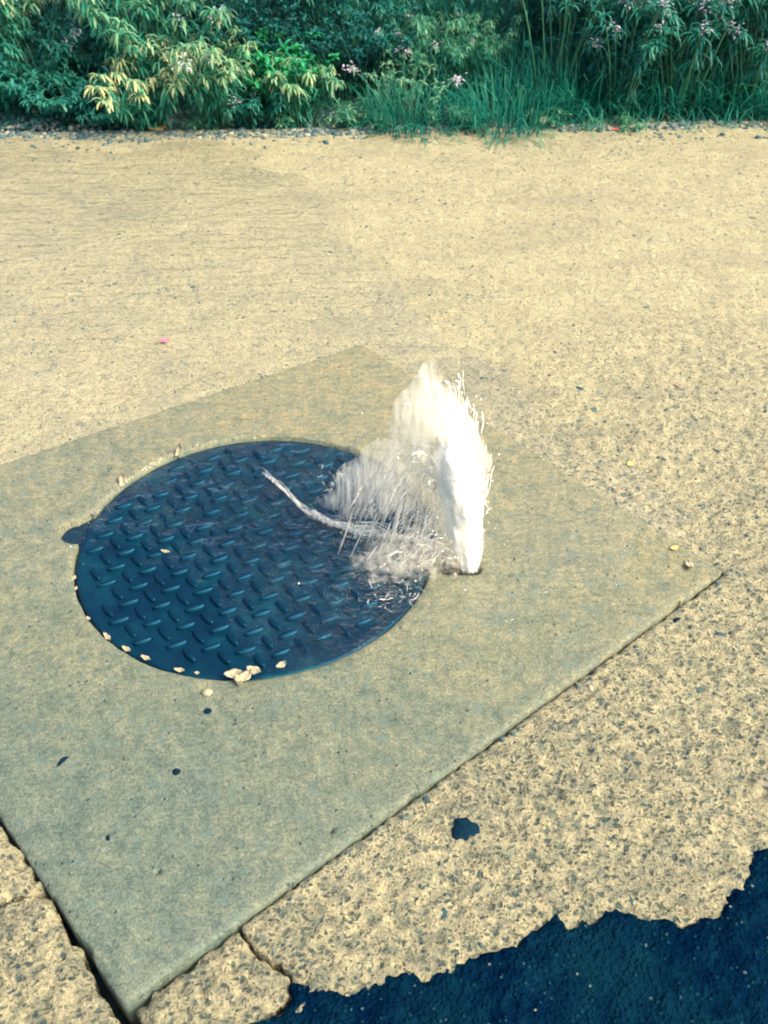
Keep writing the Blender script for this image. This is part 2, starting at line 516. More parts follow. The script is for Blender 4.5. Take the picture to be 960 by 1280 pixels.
ASPH_PTS = [(250, 1283), (330, 1275), (362, 1252), (368, 1232), (384, 1227), (405, 1229), (420, 1238), (445, 1231), (470, 1222), (500, 1219),
            (512, 1212), (530, 1223), (550, 1214), (575, 1204), (600, 1192), (622, 1188), (645, 1176), (668, 1163), (684, 1156), (688, 1143), (694, 1139),
            (702, 1150), (714, 1160), (735, 1159), (752, 1147), (766, 1139), (784, 1142), (800, 1150), (825, 1153), (850, 1158), (872, 1157),
            (893, 1147), (908, 1136), (914, 1112), (926, 1098), (936, 1082), (946, 1066), (962, 1058), (985, 1040), (1040, 1010), (1150, 985), (1400, 920)]
asph_edge = [gp(u, v) for u, v in ASPH_PTS]
ASPH = np.array(asph_edge + [(6, 1.3), (6, -5), (-6, -5), (-6, -0.2), (-1.2, 0.28), (-0.45, 0.42)])

# cracked corner pieces of the old pavement
PIECE_CORNER = np.array([gp(*q) for q in [(166, 1257), (230, 1211), (282, 1173), (297, 1164), (312, 1184), (322, 1198), (346, 1210), (360, 1222), (364, 1246), (345, 1266), (300, 1300), (250, 1330), (190, 1330)]])
PIECE_LEFT_FAR = np.array([gp(*q) for q in [(-4, 1021), (49, 1105), (50, 1111), (20, 1118), (-30, 1134), (-260, 1190), (-420, 1060), (-300, 900)]])
PIECE_LEFT_NEAR = np.array([gp(*q) for q in [(54, 1118), (65, 1124), (75, 1148), (147, 1270), (156, 1300), (110, 1420), (-260, 1420), (-300, 1215), (-30, 1140), (16, 1127), (34, 1117)]])
u1 = (SLAB[0] - SLAB[3]) / np.linalg.norm(SLAB[0] - SLAB[3])       # along the slab's left edge, toward the viewer


def wobble(X, Y, a=0.004, s=45, seed=3):
    return a * 2 * fbm(X, Y, s, 3, seed)


def pave_sdf(X, Y):
    s_slab, _, _ = poly_sdf(X, Y, SLAB)
    s_as, _, _ = poly_sdf(X, Y, ASPH)
    far = np.minimum(capsule(X, Y, SLAB[1] + 0.06 * (SLAB[2] - SLAB[1]), SLAB[2], 0.0), capsule(X, Y, SLAB[2], SLAB[3], 0.0))
    gap = np.where(far < 0.03, -0.02, 0.0035 + np.abs(wobble(X, Y, 0.005)))
    s = np.minimum(-s_slab - gap, -s_as + 0.03)
    # the corner block and the blocks left of the slab are separate pieces
    s_c, _, _ = poly_sdf(X, Y, np.concatenate([[gp(140, 1262), gp(220, 1195), gp(275, 1155), gp(296, 1152)], PIECE_CORNER[3:]]))
    s = np.minimum(s, -s_c - 0.004 - np.abs(wobble(X, Y, 0.004)))
    # cut off everything on the near left (blocks of their own)
    left = np.array([SLAB[3] + (-1.5, 0.35), SLAB[3] + (0.02, 0.02), SLAB[0] + (0.012, -0.012), SLAB[0] + (0.02, -0.6), (-6, -0.6), (-6, 1.9)])
    s_l, _, _ = poly_sdf(X, Y, left)
    s = np.minimum(s, -s_l - 0.004)
    return s


def relief(X, Y, amp=1.0):
    return amp * (0.0035 * fbm(X, Y, 9, 2, 21) + 0.0065 * fbm(X, Y, 50, 3, 22, 0.75) * (0.35 + 0.65 * smooth(2.4, 1.2, Y - 0.4 * X)))


def pave_z(X, Y, sd):
    edge = 0.006 * np.exp(-np.maximum(sd, 0) / 0.006)
    near_slab = smooth(0.0, 0.05, -poly_sdf(X, Y, SLAB)[0])
    return relief(X, Y) * (0.3 + 0.7 * near_slab) - edge + 0.002


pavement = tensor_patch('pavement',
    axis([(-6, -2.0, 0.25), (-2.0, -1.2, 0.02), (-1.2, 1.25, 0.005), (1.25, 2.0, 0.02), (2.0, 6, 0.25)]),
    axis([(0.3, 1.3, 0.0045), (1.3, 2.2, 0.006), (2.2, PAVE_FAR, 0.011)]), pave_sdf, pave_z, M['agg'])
tag(pavement, kind='structure')


def piece(poly, tilt=(0, 0), dz=0.0):
    lo = poly.min(0) - 0.01; hi = poly.max(0) + 0.01
    lo = np.maximum(lo, (-2.0, 0.1))
    c = poly.mean(0)

    def sdf(X, Y):
        s, _, _ = poly_sdf(X, Y, poly)
        return s + wobble(X, Y, 0.005, 40, 31)

    def z(X, Y, sd):
        return relief(X, Y, 1.2) - 0.010 * np.exp(-np.maximum(sd, 0) / 0.009) + dz + tilt[0] * (X - c[0]) + tilt[1] * (Y - c[1])
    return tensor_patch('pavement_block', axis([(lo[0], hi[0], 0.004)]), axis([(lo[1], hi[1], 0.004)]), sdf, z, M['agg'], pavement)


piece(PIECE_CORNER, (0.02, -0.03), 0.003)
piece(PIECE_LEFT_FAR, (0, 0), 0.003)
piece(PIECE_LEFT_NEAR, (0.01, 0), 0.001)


def slab_sdf(X, Y):
    s, _, _ = poly_sdf(X, Y, SLAB)
    s = s + 0.0016 * fbm(X, Y, 60, 2, 77) - 0.016 * np.maximum(0, fbm(X, Y, 22, 3, 79) - 0.30)
    s = np.minimum(s, np.hypot(X - COVER_C[0], Y - COVER_C[1]) - FRAME_R + 0.002 * fbm(X, Y, 30, 2, 4))
    s = np.minimum(s, capsule(X, Y, *NOTCH_R) + 0.002 * fbm(X, Y, 50, 2, 41))
    s = np.minimum(s, capsule(X, Y, *NOTCH_L) + 0.006 * fbm(X, Y, 40, 2, 42))
    return s


PITS = [(197, 1092, 0.004), (414, 1040, 0.004)]
CRACKS = []


def slab_z(X, Y, sd):
    z = 0.0045 + 0.0015 * fbm(X, Y, 6, 2, 8) + 0.0012 * fbm(X, Y, 30, 2, 12)
    nearest = np.minimum(capsule(X, Y, SLAB[1], SLAB[2], 0.0), capsule(X, Y, SLAB[2], SLAB[3], 0.0))
    z = z - np.where(nearest < 0.03, 0.0005, 0.004) * np.exp(-np.maximum(sd, 0) / 0.004)
    for u, v, r in PITS:
        q = gp(u, v)
        d = np.hypot(X - q[0], Y - q[1])
        z = z - 0.010 * smooth(r, r * 0.6, d)
    for line in CRACKS:
        q = [gp(*a) for a in line]
        for a, b in zip(q[:-1], q[1:]):
            z = z - 0.004 * smooth(0.004, 0.0, capsule(X, Y, a, b, 0.0) + 0.002 * fbm(X, Y, 80, 2, 3))
    return z


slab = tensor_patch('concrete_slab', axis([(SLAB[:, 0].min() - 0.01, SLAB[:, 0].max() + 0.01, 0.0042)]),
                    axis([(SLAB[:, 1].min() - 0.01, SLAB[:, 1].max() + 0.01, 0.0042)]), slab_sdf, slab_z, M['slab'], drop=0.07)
tag(slab, 'smooth square grey concrete slab set diamond-wise around the round cover', 'slab')


for line in [[(436, 880), (452, 896), (466, 906), (478, 918), (492, 925), (508, 939), (520, 946)], [(498, 962), (510, 972), (522, 984), (526, 1000)]]:
    q = np.array([gp(*a_) for a_ in line]); tq = np.linspace(0, 1, len(q)); s_ = np.linspace(0, 1, 40)
    cxx = np.interp(s_, tq, q[:, 0]) + rng.normal(0, 0.0008, 40); cyy = np.interp(s_, tq, q[:, 1]) + rng.normal(0, 0.0010, 40)
    hw = (0.0002 + 0.0007 * np.sin(np.pi * s_)) * rng.uniform(0.4, 1.2, 40)
    zz = slab_z(cxx, cyy, np.full(40, 1.0)) + 0.0006
    vv = np.concatenate([np.stack([cxx, cyy - hw, zz - 0.001], 1), np.stack([cxx, cyy, zz], 1), np.stack([cxx, cyy + hw, zz - 0.001], 1)])
    ff = [(i + 40 * r_, i + 1 + 40 * r_, i + 41 + 40 * r_, i + 40 + 40 * r_) for r_ in range(2) for i in range(39)]
    mesh_obj('crack', vv, ff, M['pit'], slab)


def asph_sdf(X, Y):
    s, _, _ = poly_sdf(X, Y, ASPH)
    return s + wobble(X, Y, 0.006, 60, 51)


def asph_z(X, Y, sd):
    return 0.009 + 0.004 * fbm(X, Y, 10, 2, 61) + 0.004 * fbm(X, Y, 70, 3, 62, 0.7) - 0.008 * np.exp(-np.maximum(sd, 0) / 0.008)


asphalt = tensor_patch('asphalt_road', axis([(-6, -0.5, 0.2), (-0.5, 0.75, 0.004), (0.75, 6, 0.2)]),
                       axis([(-5, 0.3, 0.2), (0.3, 1.05, 0.004), (1.05, 2.2, 0.1)]), asph_sdf, asph_z, M['asphalt'])
tag(asphalt, kind='structure')


# ------------------------------------------------------------------ little stones
def ico():
    p = (1 + 5 ** 0.5) / 2
    v = np.array([(-1, p, 0), (1, p, 0), (-1, -p, 0), (1, -p, 0), (0, -1, p), (0, 1, p), (0, -1, -p), (0, 1, -p), (p, 0, -1), (p, 0, 1), (-p, 0, -1), (-p, 0, 1)], float)
    v /= np.linalg.norm(v[0])
    f = np.array([(0, 11, 5), (0, 5, 1), (0, 1, 7), (0, 7, 10), (0, 10, 11), (1, 5, 9), (5, 11, 4), (11, 10, 2), (10, 7, 6), (7, 1, 8), (3, 9, 4), (3, 4, 2), (3, 2, 6), (3, 6, 8), (3, 8, 9), (4, 9, 5), (2, 4, 11), (6, 2, 10), (8, 6, 7), (9, 8, 1)])
    return v, f


ICO_V, ICO_F = ico()


def stone_field(name, P, size, flat, mat, parent=None, sink=0.4, shade=None, z=None):
    n = len(P)
    jit = 1 + rng.uniform(-0.28, 0.28, (n, 12, 1))
    v = ICO_V[None] * jit
    el = rng.uniform(0.7, 1.35, (n, 1))
    s3 = np.stack([size * el[:, 0], size / el[:, 0], size * flat], 1)[:, None]
    v = v * s3
    a = rng.uniform(0, 6.283, n); c, s = np.cos(a)[:, None], np.sin(a)[:, None]
    v = np.stack([v[..., 0] * c - v[..., 1] * s, v[..., 0] * s + v[..., 1] * c, v[..., 2]], -1)
    zz = relief(P[:, 0], P[:, 1]) if z is None else z
    v = v + np.stack([P[:, 0], P[:, 1], zz + size * flat * (1 - 2 * sink)], 1)[:, None]
    f = ICO_F[None] + (np.arange(n) * 12)[:, None, None]
    sh = rng.uniform(0, 1, n) if shade is None else shade
    o = mesh_obj(name, v.reshape(-1, 3), f.reshape(-1, 3), mat, parent, True, {'shade': np.repeat(sh, 12)})
    return o


# exposed aggregate standing proud of the worn pavement
P = np.stack([rng.uniform(-1.3, 1.35, 60000), rng.uniform(0.45, 3.8, 60000)], 1)
keep = pave_sdf(P[:, 0], P[:, 1]) > 0.006
keep &= poly_sdf(P[:, 0], P[:, 1], ASPH)[0] < -0.004
dens = 0.42 + 1.5 * fbm(P[:, 0], P[:, 1], 1.6, 3, 91) + 0.25 * smooth(-0.2, 0.7, P[:, 0])
keep &= rng.uniform(0, 1, len(P)) < np.clip(dens, 0.05, 0.95) * (0.35 + 0.65 * smooth(3.2, 1.2, P[:, 1]))
P = P[keep]
size = rng.uniform(0.0018, 0.0048, len(P)) * (1 + 0.2 * P[:, 1])
o = stone_field('aggregate', P, size, 0.5, M['stones'], pavement, 0.62, rng.beta(0.8, 1.7, len(P)) * 0.9)
tag(o, kind='stuff')

# the larger stones one can tell apart
stone_meshes = []
for k in range(8):
    o = stone_field('stone', np.zeros((1, 2)), np.array([1.0]), 0.45, M['stones'], None, 0.5, np.array([[0.02, 0.1, 0.2, 0.3, 0.45, 0.7, 0.15, 0.95][k]]), np.zeros(1))
    stone_meshes.append(o.data); bpy.data.objects.remove(o)
Q = np.stack([rng.uniform(-1.3, 1.3, 4000), rng.uniform(0.5, 3.6, 4000)], 1)
Q = Q[(pave_sdf(Q[:, 0], Q[:, 1]) > 0.012) & (poly_sdf(Q[:, 0], Q[:, 1], ASPH)[0] < -0.015) & ((Q[:, 0] > -0.1 + 0.25 * rng.normal(size=len(Q))) | (rng.uniform(size=len(Q)) < 0.25))][:240]
for x, y in Q:
    o = bpy.data.objects.new('stone', random.choice(stone_meshes)); col.objects.link(o); o.parent = pavement
    s = random.uniform(0.005, 0.010)
    o.location = (x, y, float(relief(np.array([x]), np.array([y]))[0]) + 0.0005)
    o.scale = (s * random.uniform(0.8, 1.5), s, s * 0.55); o.rotation_euler = (0, 0, random.uniform(0, 6.28))

# ------------------------------------------------------------------ manhole cover and frame
def lathe(profile, n=128):
    v, f = [], []
    for r, z in profile:
        for i in range(n):
            a = 2 * math.pi * i / n
            v.append((r * math.cos(a), r * math.sin(a), z))
    for k in range(len(profile) - 1):
        for i in range(n):
            j = (i + 1) % n
            f.append((k * n + i, k * n + j, (k + 1) * n + j, (k + 1) * n + i))
    return v, f


manhole = empty('manhole_cover', (COVER_C[0], COVER_C[1], -0.05))
tag(manhole, 'round dark cast iron manhole cover with raised bar tread, awash with water', 'manhole cover')
CT = 0.05 - 0.004            # top of the plate above the thing's base
v, f = lathe([(COVER_R - 0.004, 0.005), (COVER_R, 0.012), (COVER_R, CT - 0.002), (COVER_R - 0.002, CT), (COVER_R - 0.010, CT - 0.0005), (COVER_R - 0.013, CT - 0.0015), (0.25, CT - 0.002), (0.12, CT - 0.0018)])
f.append(tuple(range(7 * 128, 8 * 128)))
plate = mesh_obj('plate', v, f, M['iron'], manhole, True)
v, f = lathe([(FRAME_R + 0.13, 0.0), (FRAME_R - 0.001, 0.0), (COVER_R - 0.02, -0.004), (0.02, -0.004)])
f.append(tuple(range(3 * 128, 4 * 128)))
mesh_obj('seat', v, f, M['pit'], manhole)
# second rim just inside the slab opening
v, f = lathe([(FRAME_R - 0.002, 0.0), (FRAME_R - 0.002, CT - 0.008), (FRAME_R - 0.004, CT - 0.008), (FRAME_R - 0.004, 0.0)])
rim = mesh_obj('rim', v, f, M['iron'], manhole)


def lug(a, b, r, z):
    d = (b - a) / np.linalg.norm(b - a); nrm_ = np.array([-d[1], d[0]]); ring = []
    for k in range(9):
        t_ = -math.pi / 2 + math.pi * k / 8
        ring.append(b + r * (math.cos(t_) * d + math.sin(t_) * nrm_))
    for k in range(9):
        t_ = math.pi / 2 + math.pi * k / 8
        ring.append(a - 0.02 * d + r * (math.cos(t_) * d + math.sin(t_) * nrm_))
    n_ = len(ring)
    vv = [(q[0] - COVER_C[0], q[1] - COVER_C[1], z) for q in ring] + [(q[0] - COVER_C[0], q[1] - COVER_C[1], z - 0.01) for q in ring]
    ff = [tuple(range(n_))] + [(j, i, i + n_, j + n_) for i, j in ((i, (i + 1) % n_) for i in range(n_))]
    mesh_obj('lifting_slot', vv, ff, M['iron'], manhole, False)


lug(NOTCH_L[0], NOTCH_L[1], NOTCH_L[2] + 0.008, CT - 0.012)
lug(NOTCH_R[0], NOTCH_R[1], NOTCH_R[2] + 0.006, CT - 0.030)


def bar_mesh():
    L, W, H = 0.0195, 0.0066, 0.0066
    v, f = [], []
    rings = [(1.0, 0.0), (0.86, 0.72), (0.60, 1.0)]
    n = 12
    for sc_, z in rings:
        for i in range(n):
            a = 2 * math.pi * i / n
            ca, sa = math.cos(a), math.sin(a)
            x = math.copysign(abs(ca) ** 0.8, ca) * (L * (0.72 + 0.28 * sc_)); y = sa * W * sc_
            v.append((x, y, z * H - 0.0012))
    for k in range(2):
        for i in range(n):
            j = (i + 1) % n
            f.append((k * n + i, k * n + j, (k + 1) * n + j, (k + 1) * n + i))
    f.append(tuple(range(2 * n, 3 * n)))
    o = mesh_obj('tread_bar', v, f, M['iron'])
    me = o.data; bpy.data.objects.remove(o)
    return me


BAR = bar_mesh()
e1 = np.array([0.0632, -0.0085]); e2 = np.array([-0.0103, -0.0450])
A0 = gp(161, 752) - COVER_C
for kind, off, ang in (('a', np.zeros(2), R(24)), ('b', (e1 + e2) / 2, R(-52))):
    for i in range(-14, 15):
        for j in range(-16, 17):
            q = A0 + off + i * e1 + j * e2
            if np.hypot(*q) > COVER_R - 0.028:
                continue
            o = bpy.data.objects.new('tread_bar', BAR); col.objects.link(o); o.parent = manhole
            o.location = (q[0], q[1], CT - 0.001); o.rotation_euler = (0, 0, ang + random.uniform(-0.05, 0.05))
            o.scale = (random.uniform(0.93, 1.06), random.uniform(0.9, 1.1), random.uniform(0.85, 1.1))

# ------------------------------------------------------------------ water
JET = gp(585, 712)


RIV = [[(-20, 648), (20, 660), (55, 672), (88, 688)], [(-20, 684), (30, 696), (70, 704), (98, 712)], [(60, 676), (84, 690), (100, 682)],
       [(640, 712), (700, 716), (760, 728), (820, 742)], [(620, 735), (690, 742), (750, 752)], [(0, 556), (90, 530), (180, 505), (260, 492)], [(20, 590), (110, 566), (190, 545)], [(560, 560), (640, 575), (700, 600), (760, 640)]]


def water_film():
    xs = axis([(-6, -2.2, 0.3), (-2.2, -1.4, 0.02), (-1.4, 0.75, 0.006)])
    ys = axis([(0.9, 2.3, 0.006), (2.3, 3.85, 0.012)])
    X, Y = np.meshgrid(xs, ys)
    # depth of the film: upstream sheet over the far left, thin over the slab's right side
    region = np.array([(-6, 3.83), (-0.55, 3.83), (-0.15, 3.3), (0.1, 2.75), (0.42, 2.1), (0.60, 1.55), (0.52, 1.30), (0.28, 1.12), (0.02, 1.13), (-0.10, 1.14), (-0.62, 1.28), (-0.95, 1.35), (-6, 1.5)])
    s, _, _ = poly_sdf(X, Y, region)
    s = s + 0.22 * fbm(X, Y, 3.0, 4, 101)
    dcov = np.hypot(X - COVER_C[0], Y - COVER_C[1])
    dj = np.hypot(X - JET[0] + 0.06, Y - JET[1] - 0.05)
    depth = smooth(-0.02, 0.16, s)
    wx, wy = X * 0.96 + Y * 0.25, Y * 0.96 - X * 0.25
    wave = 0.0040 * fbm(wx * 0.4, wy * 1.2, 11, 3, 111, 0.6)
    turb = smooth(0.45, 0.08, dj)
    wave = wave + turb * np.where(dcov < COVER_R + 0.02, 0.014, 0.004) * fbm(wx * 0.75, wy * 1.2, 26, 3, 121, 0.6)
    Z = -0.008 + 0.0165 * depth + wave * depth
    for li, line in enumerate(RIV):
        q = [gp(*a_) for a_ in line]
        dr = np.min([capsule(X, Y, a_, b_, 0.0) for a_, b_ in zip(q[:-1], q[1:])], axis=0) + 0.008 * fbm(X, Y, 14, 3, 141 + li)
        Z = Z + depth * (0.0045 if li < 3 else 0.0030) * np.exp(-(dr / 0.007) ** 2)
    incov = dcov < COVER_R + 0.003
    cov_d = -0.0035 + 0.012 * smooth(0.58, 0.16, dj) + 0.008 * smooth(1.34, 1.62, Y + 0.25 * (X - COVER_C[0]))
    Zc = -0.0055 + cov_d + wave * (0.15 + 0.9 * smooth(0.52, 0.15, dj)) + 0.009 * fbm(wx * 0.8, wy * 1.25, 30, 2, 131) * smooth(1.30, 1.55, Y)
    Z = np.where(incov, np.maximum(Zc, -0.0095), Z)
    depth = np.where(incov, 1.0, depth)
    idx = np.arange(X.size).reshape(X.shape)
    f = np.stack([idx[:-1, :-1], idx[:-1, 1:], idx[1:, 1:], idx[1:, :-1]], -1)
    ok = (depth > 1e-6)
    c = ok[:-1, :-1] | ok[1:, :-1] | ok[:-1, 1:] | ok[1:, 1:]
    return X, Y, Z, f, c, incov


X, Y, Z, F, CELL, INCOV = water_film()
fv = np.stack([X, Y, Z], -1).reshape(-1, 3)
ic = INCOV[:-1, :-1]
for nm, msk, mt in (('water', CELL & ~ic, M['water']), ('water', CELL & ic, M['cover_water'])):
    ff = F[msk]; used = np.unique(ff); rm = np.full(len(fv), -1); rm[used] = np.arange(len(used))
    o = mesh_obj(nm, fv[used], rm[ff], mt)
    tag(o, kind='structure')


def tube_batch(paths, radii, sides=5):
    """paths (n,k,3), radii (n,k) -> verts, quads of many tapering tubes"""
    paths = np.asarray(paths); radii = np.asarray(radii)
    n, k, _ = paths.shape
    tan = np.gradient(paths, axis=1)
    tan /= np.linalg.norm(tan, axis=2, keepdims=True) + 1e-9
    ref = np.where(np.abs(tan[..., 2:3]) > 0.9, np.array([1.0, 0, 0]), np.array([0, 0, 1.0]))
    a = np.cross(tan, ref); a /= np.linalg.norm(a, axis=2, keepdims=True) + 1e-9
    b = np.cross(tan, a)
    ang = np.arange(sides) * 2 * math.pi / sides
    v = paths[:, :, None] + radii[:, :, None, None] * (a[:, :, None] * np.cos(ang)[:, None] + b[:, :, None] * np.sin(ang)[:, None])
    base = (np.arange(n) * k * sides)[:, None, None]
    ki = (np.arange(k - 1) * sides)[None, :, None]; si = np.arange(sides)[None, None, :]; sj = (si + 1) % sides
    f = np.stack([base + ki + si, base + ki + sj, base + ki + sides + sj, base + ki + sides + si], -1)
    return v.reshape(-1, 3), f.reshape(-1, 4)


jet = empty('water_spout', (JET[0], JET[1], 0.0))
tag(jet, 'white foaming jet of water spurting from the cover\'s lifting slot', 'water jet')
G = 9.81


def strands(n, vz, vx, vy, t0, t1, r, spread=0.012, k=7, wig=0.0012):
    """tapering filaments along ballistic paths from the slot; arguments are (low, high)"""
    U = lambda a: rng.uniform(a[0], a[1], n)
    VZ, VX, VY = U(vz), U(vx), U(vy)
    T = 2 * VZ / G
    a = U(t0) * T; b = np.minimum(a + U(t1) * T, T * 1.0)
    s = np.linspace(0, 1, k)[None]
    t = a[:, None] + (b - a)[:, None] * s
    off = rng.normal(0, spread, (n, 2))
    x = off[:, :1] + VX[:, None] * t; y = off[:, 1:] * 0.6 + VY[:, None] * t
    z = VZ[:, None] * t - 0.5 * G * t * t
    ph = rng.uniform(0, 6.28, (n, 3, 1)); fq = rng.uniform(4, 11, (n, 1))
    x = x + wig * np.sin(fq * s + ph[:, 0]); y = y + wig * np.sin(fq * s * 1.2 + ph[:, 1])
    z = np.maximum(z + wig * 0.6 * np.sin(fq * s + ph[:, 2]), 0.002)
    rad = U(r)[:, None] * (0.12 + np.sin(np.pi * np.clip(s, 0.02, 0.98)) ** 0.6) * (1 + 0.3 * np.sin(fq * 2 * s + ph[:, 0]))
    return tube_batch(np.stack([x, y, z], -1), np.maximum(rad, 0.0004))


def merge(parts):
    V, Fc, o = [], [], 0
    for v, f in parts:
        V.append(v); Fc.append(f + o); o += len(v)
    return np.concatenate(V), np.concatenate(Fc)


def jp(u, v, dy=0.0):
    """point of the jet's upright plane seen at a survey point"""
    d = ray(u, v); t = (JET[1] + dy) / d[1]
    return np.array([d[0] * t - JET[0], dy, CAM_H + d[2] * t])


def column(name, prof, mat, depth=0.75, lump=0.18, seed=0, dy=(0.0, 0.0), n=28, m=44):
    """closed lumpy body through (v, left, right) outline stations"""
    prof = np.array(prof, float)
    vv = np.linspace(prof[0, 0], prof[-1, 0], m)
    ul = np.interp(-vv, -prof[:, 0], prof[:, 1]); ur = np.interp(-vv, -prof[:, 0], prof[:, 2])
    V, Fc = [], []
    for i in range(m):
        off = dy[0] + (dy[1] - dy[0]) * i / (m - 1)
        a, b = jp(ul[i], vv[i], off), jp(ur[i], vv[i], off)
        c = (a + b) / 2; r = max(0.002, (b[0] - a[0]) / 2)
        for j in range(n):
            th = 2 * math.pi * j / n
            k = 1 + lump * 2 * float(fbm(np.array([j * 6.0 / n if j < n / 2 else (n - j) * 6.0 / n + 9 * math.sin(th)]), np.array([i * 0.16]), 1.0, 3, seed)[0])
            V.append((c[0] + r * k * math.cos(th), off + r * depth * k * math.sin(th), max(c[2], 0.001)))
    for i in range(m - 1):
        for j in range(n):
            q = (j + 1) % n
            Fc.append((i * n + j, i * n + q, (i + 1) * n + q, (i + 1) * n + j))
    Fc.append(tuple(range(n))[::-1]); Fc.append(tuple(range((m - 1) * n, m * n)))
    return mesh_obj(name, V, Fc, mat, jet)


def mat_mist(name, density, sc_=(75, 75, 20), lo=0.44, hi=0.62):
    t = NT(name); co = t.coords()
    n = t.noise(t.mapping(co, sc_, (0, R(14), 0)), 1.0, 3, 0.6, 0.6)
    pv = t.n('ShaderNodeVolumePrincipled')
    pv.inputs['Color'].default_value = (0.995, 0.972, 0.87, 1)
    t.set(pv.inputs['Density'], t.val(n, lo, hi, 0.0, density))
    pv.inputs['Anisotropy'].default_value = 0.2
    t.t.links.new(pv.outputs[0], t.out.inputs['Volume'])
    return t.m


M['mist'] = mat_mist('spray', 60.0, (80, 80, 14), 0.42, 0.65); M['mist_thin'] = mat_mist('fine_spray', 30.0, (130, 130, 10), 0.50, 0.66)
M['mist_low'] = mat_mist('churned_spray', 40.0, (70, 70, 70), 0.47, 0.68)
column('jet_column', [(716, 578, 596), (700, 572, 599), (670, 564, 601), (640, 558, 602), (610, 552, 601), (585, 546, 597), (565, 546, 590), (545, 550, 582), (528, 556, 570), (522, 560, 565)], M['core'], 0.8, 0.22, 3)
column('spray_mist', [(714, 570, 598), (690, 562, 602), (650, 552, 604), (610, 542, 606), (580, 532, 604), (550, 520, 598), (525, 502, 588), (505, 496, 574), (488, 508, 560), (470, 520, 554), (455, 526, 548), (446, 534, 540)], M['mist'], 0.7, 0.30, 5, (0.0, 0.02))
column('spray_mist', [(640, 470, 520), (620, 472, 540), (595, 478, 548), (570, 484, 552), (545, 488, 556), (520, 492, 552), (505, 500, 535), (498, 510, 522)], M['mist_thin'], 0.7, 0.45, 8, (0.10, 0.04))
column('spray_mist', [(722, 450, 560), (708, 440, 575), (696, 448, 580), (684, 452, 572), (676, 470, 550), (668, 495, 530)], M['mist_low'], 0.5, 0.5, 12, (0.0, 0.02))
column('spray_mist', [(640, 415, 470), (630, 412, 490), (612, 418, 505), (590, 428, 510), (570, 445, 505), (556, 460, 495), (548, 470, 485)], M['mist_thin'], 0.6, 0.4, 17, (0.20, 0.10))
v, f = merge([strands(260, (1.6, 2.5), (-0.18, 0.10), (-0.06, 0.12), (0.0, 0.3), (0.06, 0.20), (0.0006, 0.0022), 0.009),
              strands(160, (2.1, 2.9), (-0.34, -0.02), (-0.04, 0.22), (0.22, 0.45), (0.05, 0.16), (0.0005, 0.0020), 0.014),
              strands(110, (2.0, 2.5), (-0.42, -0.20), (0.0, 0.22), (0.30, 0.50), (0.05, 0.16), (0.0006, 0.0024), 0.016),
              strands(50, (1.4, 2.4), (0.02, 0.12), (-0.1, 0.15), (0.15, 0.55), (0.04, 0.12), (0.0006, 0.0016), 0.01)])
o = mesh_obj('rising_spray', v, f, M['foam'], jet); tag(o, kind='stuff')
v, f = merge([strands(300, (1.2, 2.4), (-0.55, -0.2), (0.0, 0.42), (0.55, 0.85), (0.08, 0.24), (0.0005, 0.0022), 0.018),
              strands(90, (0.7, 1.4), (-0.75, -0.2), (-0.1, 0.4), (0.3, 0.8), (0.08, 0.22), (0.0005, 0.0018), 0.018)])
o = mesh_obj('falling_water', v, f, M['thin_foam'], jet); tag(o, kind='stuff')


# splashes thrown up where it lands, low sprays sliding over the plate
def splash(n, cx, cy, sx, sy, ln, hgt, r, tilt):
    px = cx + rng.normal(0, sx, n); py = cy + rng.normal(0, sy, n)
    k = 7; s = np.linspace(0, 1, k)[None]
    a = rng.uniform(tilt[0], tilt[1], n)[:, None]; L = rng.uniform(*ln, n)[:, None]; H = rng.uniform(*hgt, n)[:, None]
    x = px[:, None] + np.cos(a) * L * s; y = py[:, None] + np.sin(a) * L * s
    z = 0.003 + H * s * rng.uniform(0.2, 1, (n, 1)) + 0.0012 * np.sin(9 * s + px[:, None] * 300)
    rad = rng.uniform(*r, n)[:, None] * (0.15 + np.sin(np.pi * np.clip(s, 0.03, 0.97)) ** 0.7)
    return tube_batch(np.stack([x - JET[0], y - JET[1], np.maximum(z, 0.001)], -1), rad)


g = lambda u, v: gp(u, v)
sp = []
for u, vv, n, sx, sy in [(500, 692, 110, .045, .02), (545, 697, 90, .03, .02), (450, 672, 60, .03, .012), (430, 605, 40, .02, .03), (455, 640, 50, .03, .03), (500, 740, 60, .035, .03)]:
    c = g(u, vv); sp.append(splash(n, c[0], c[1], sx, sy, (0.004, 0.022), (0.0, 0.010), (0.0002, 0.0007), (0, 6.28)))
v, f = merge(sp)
o = mesh_obj('splash', v, f, M['thin_foam'], jet); tag(o, kind='stuff')

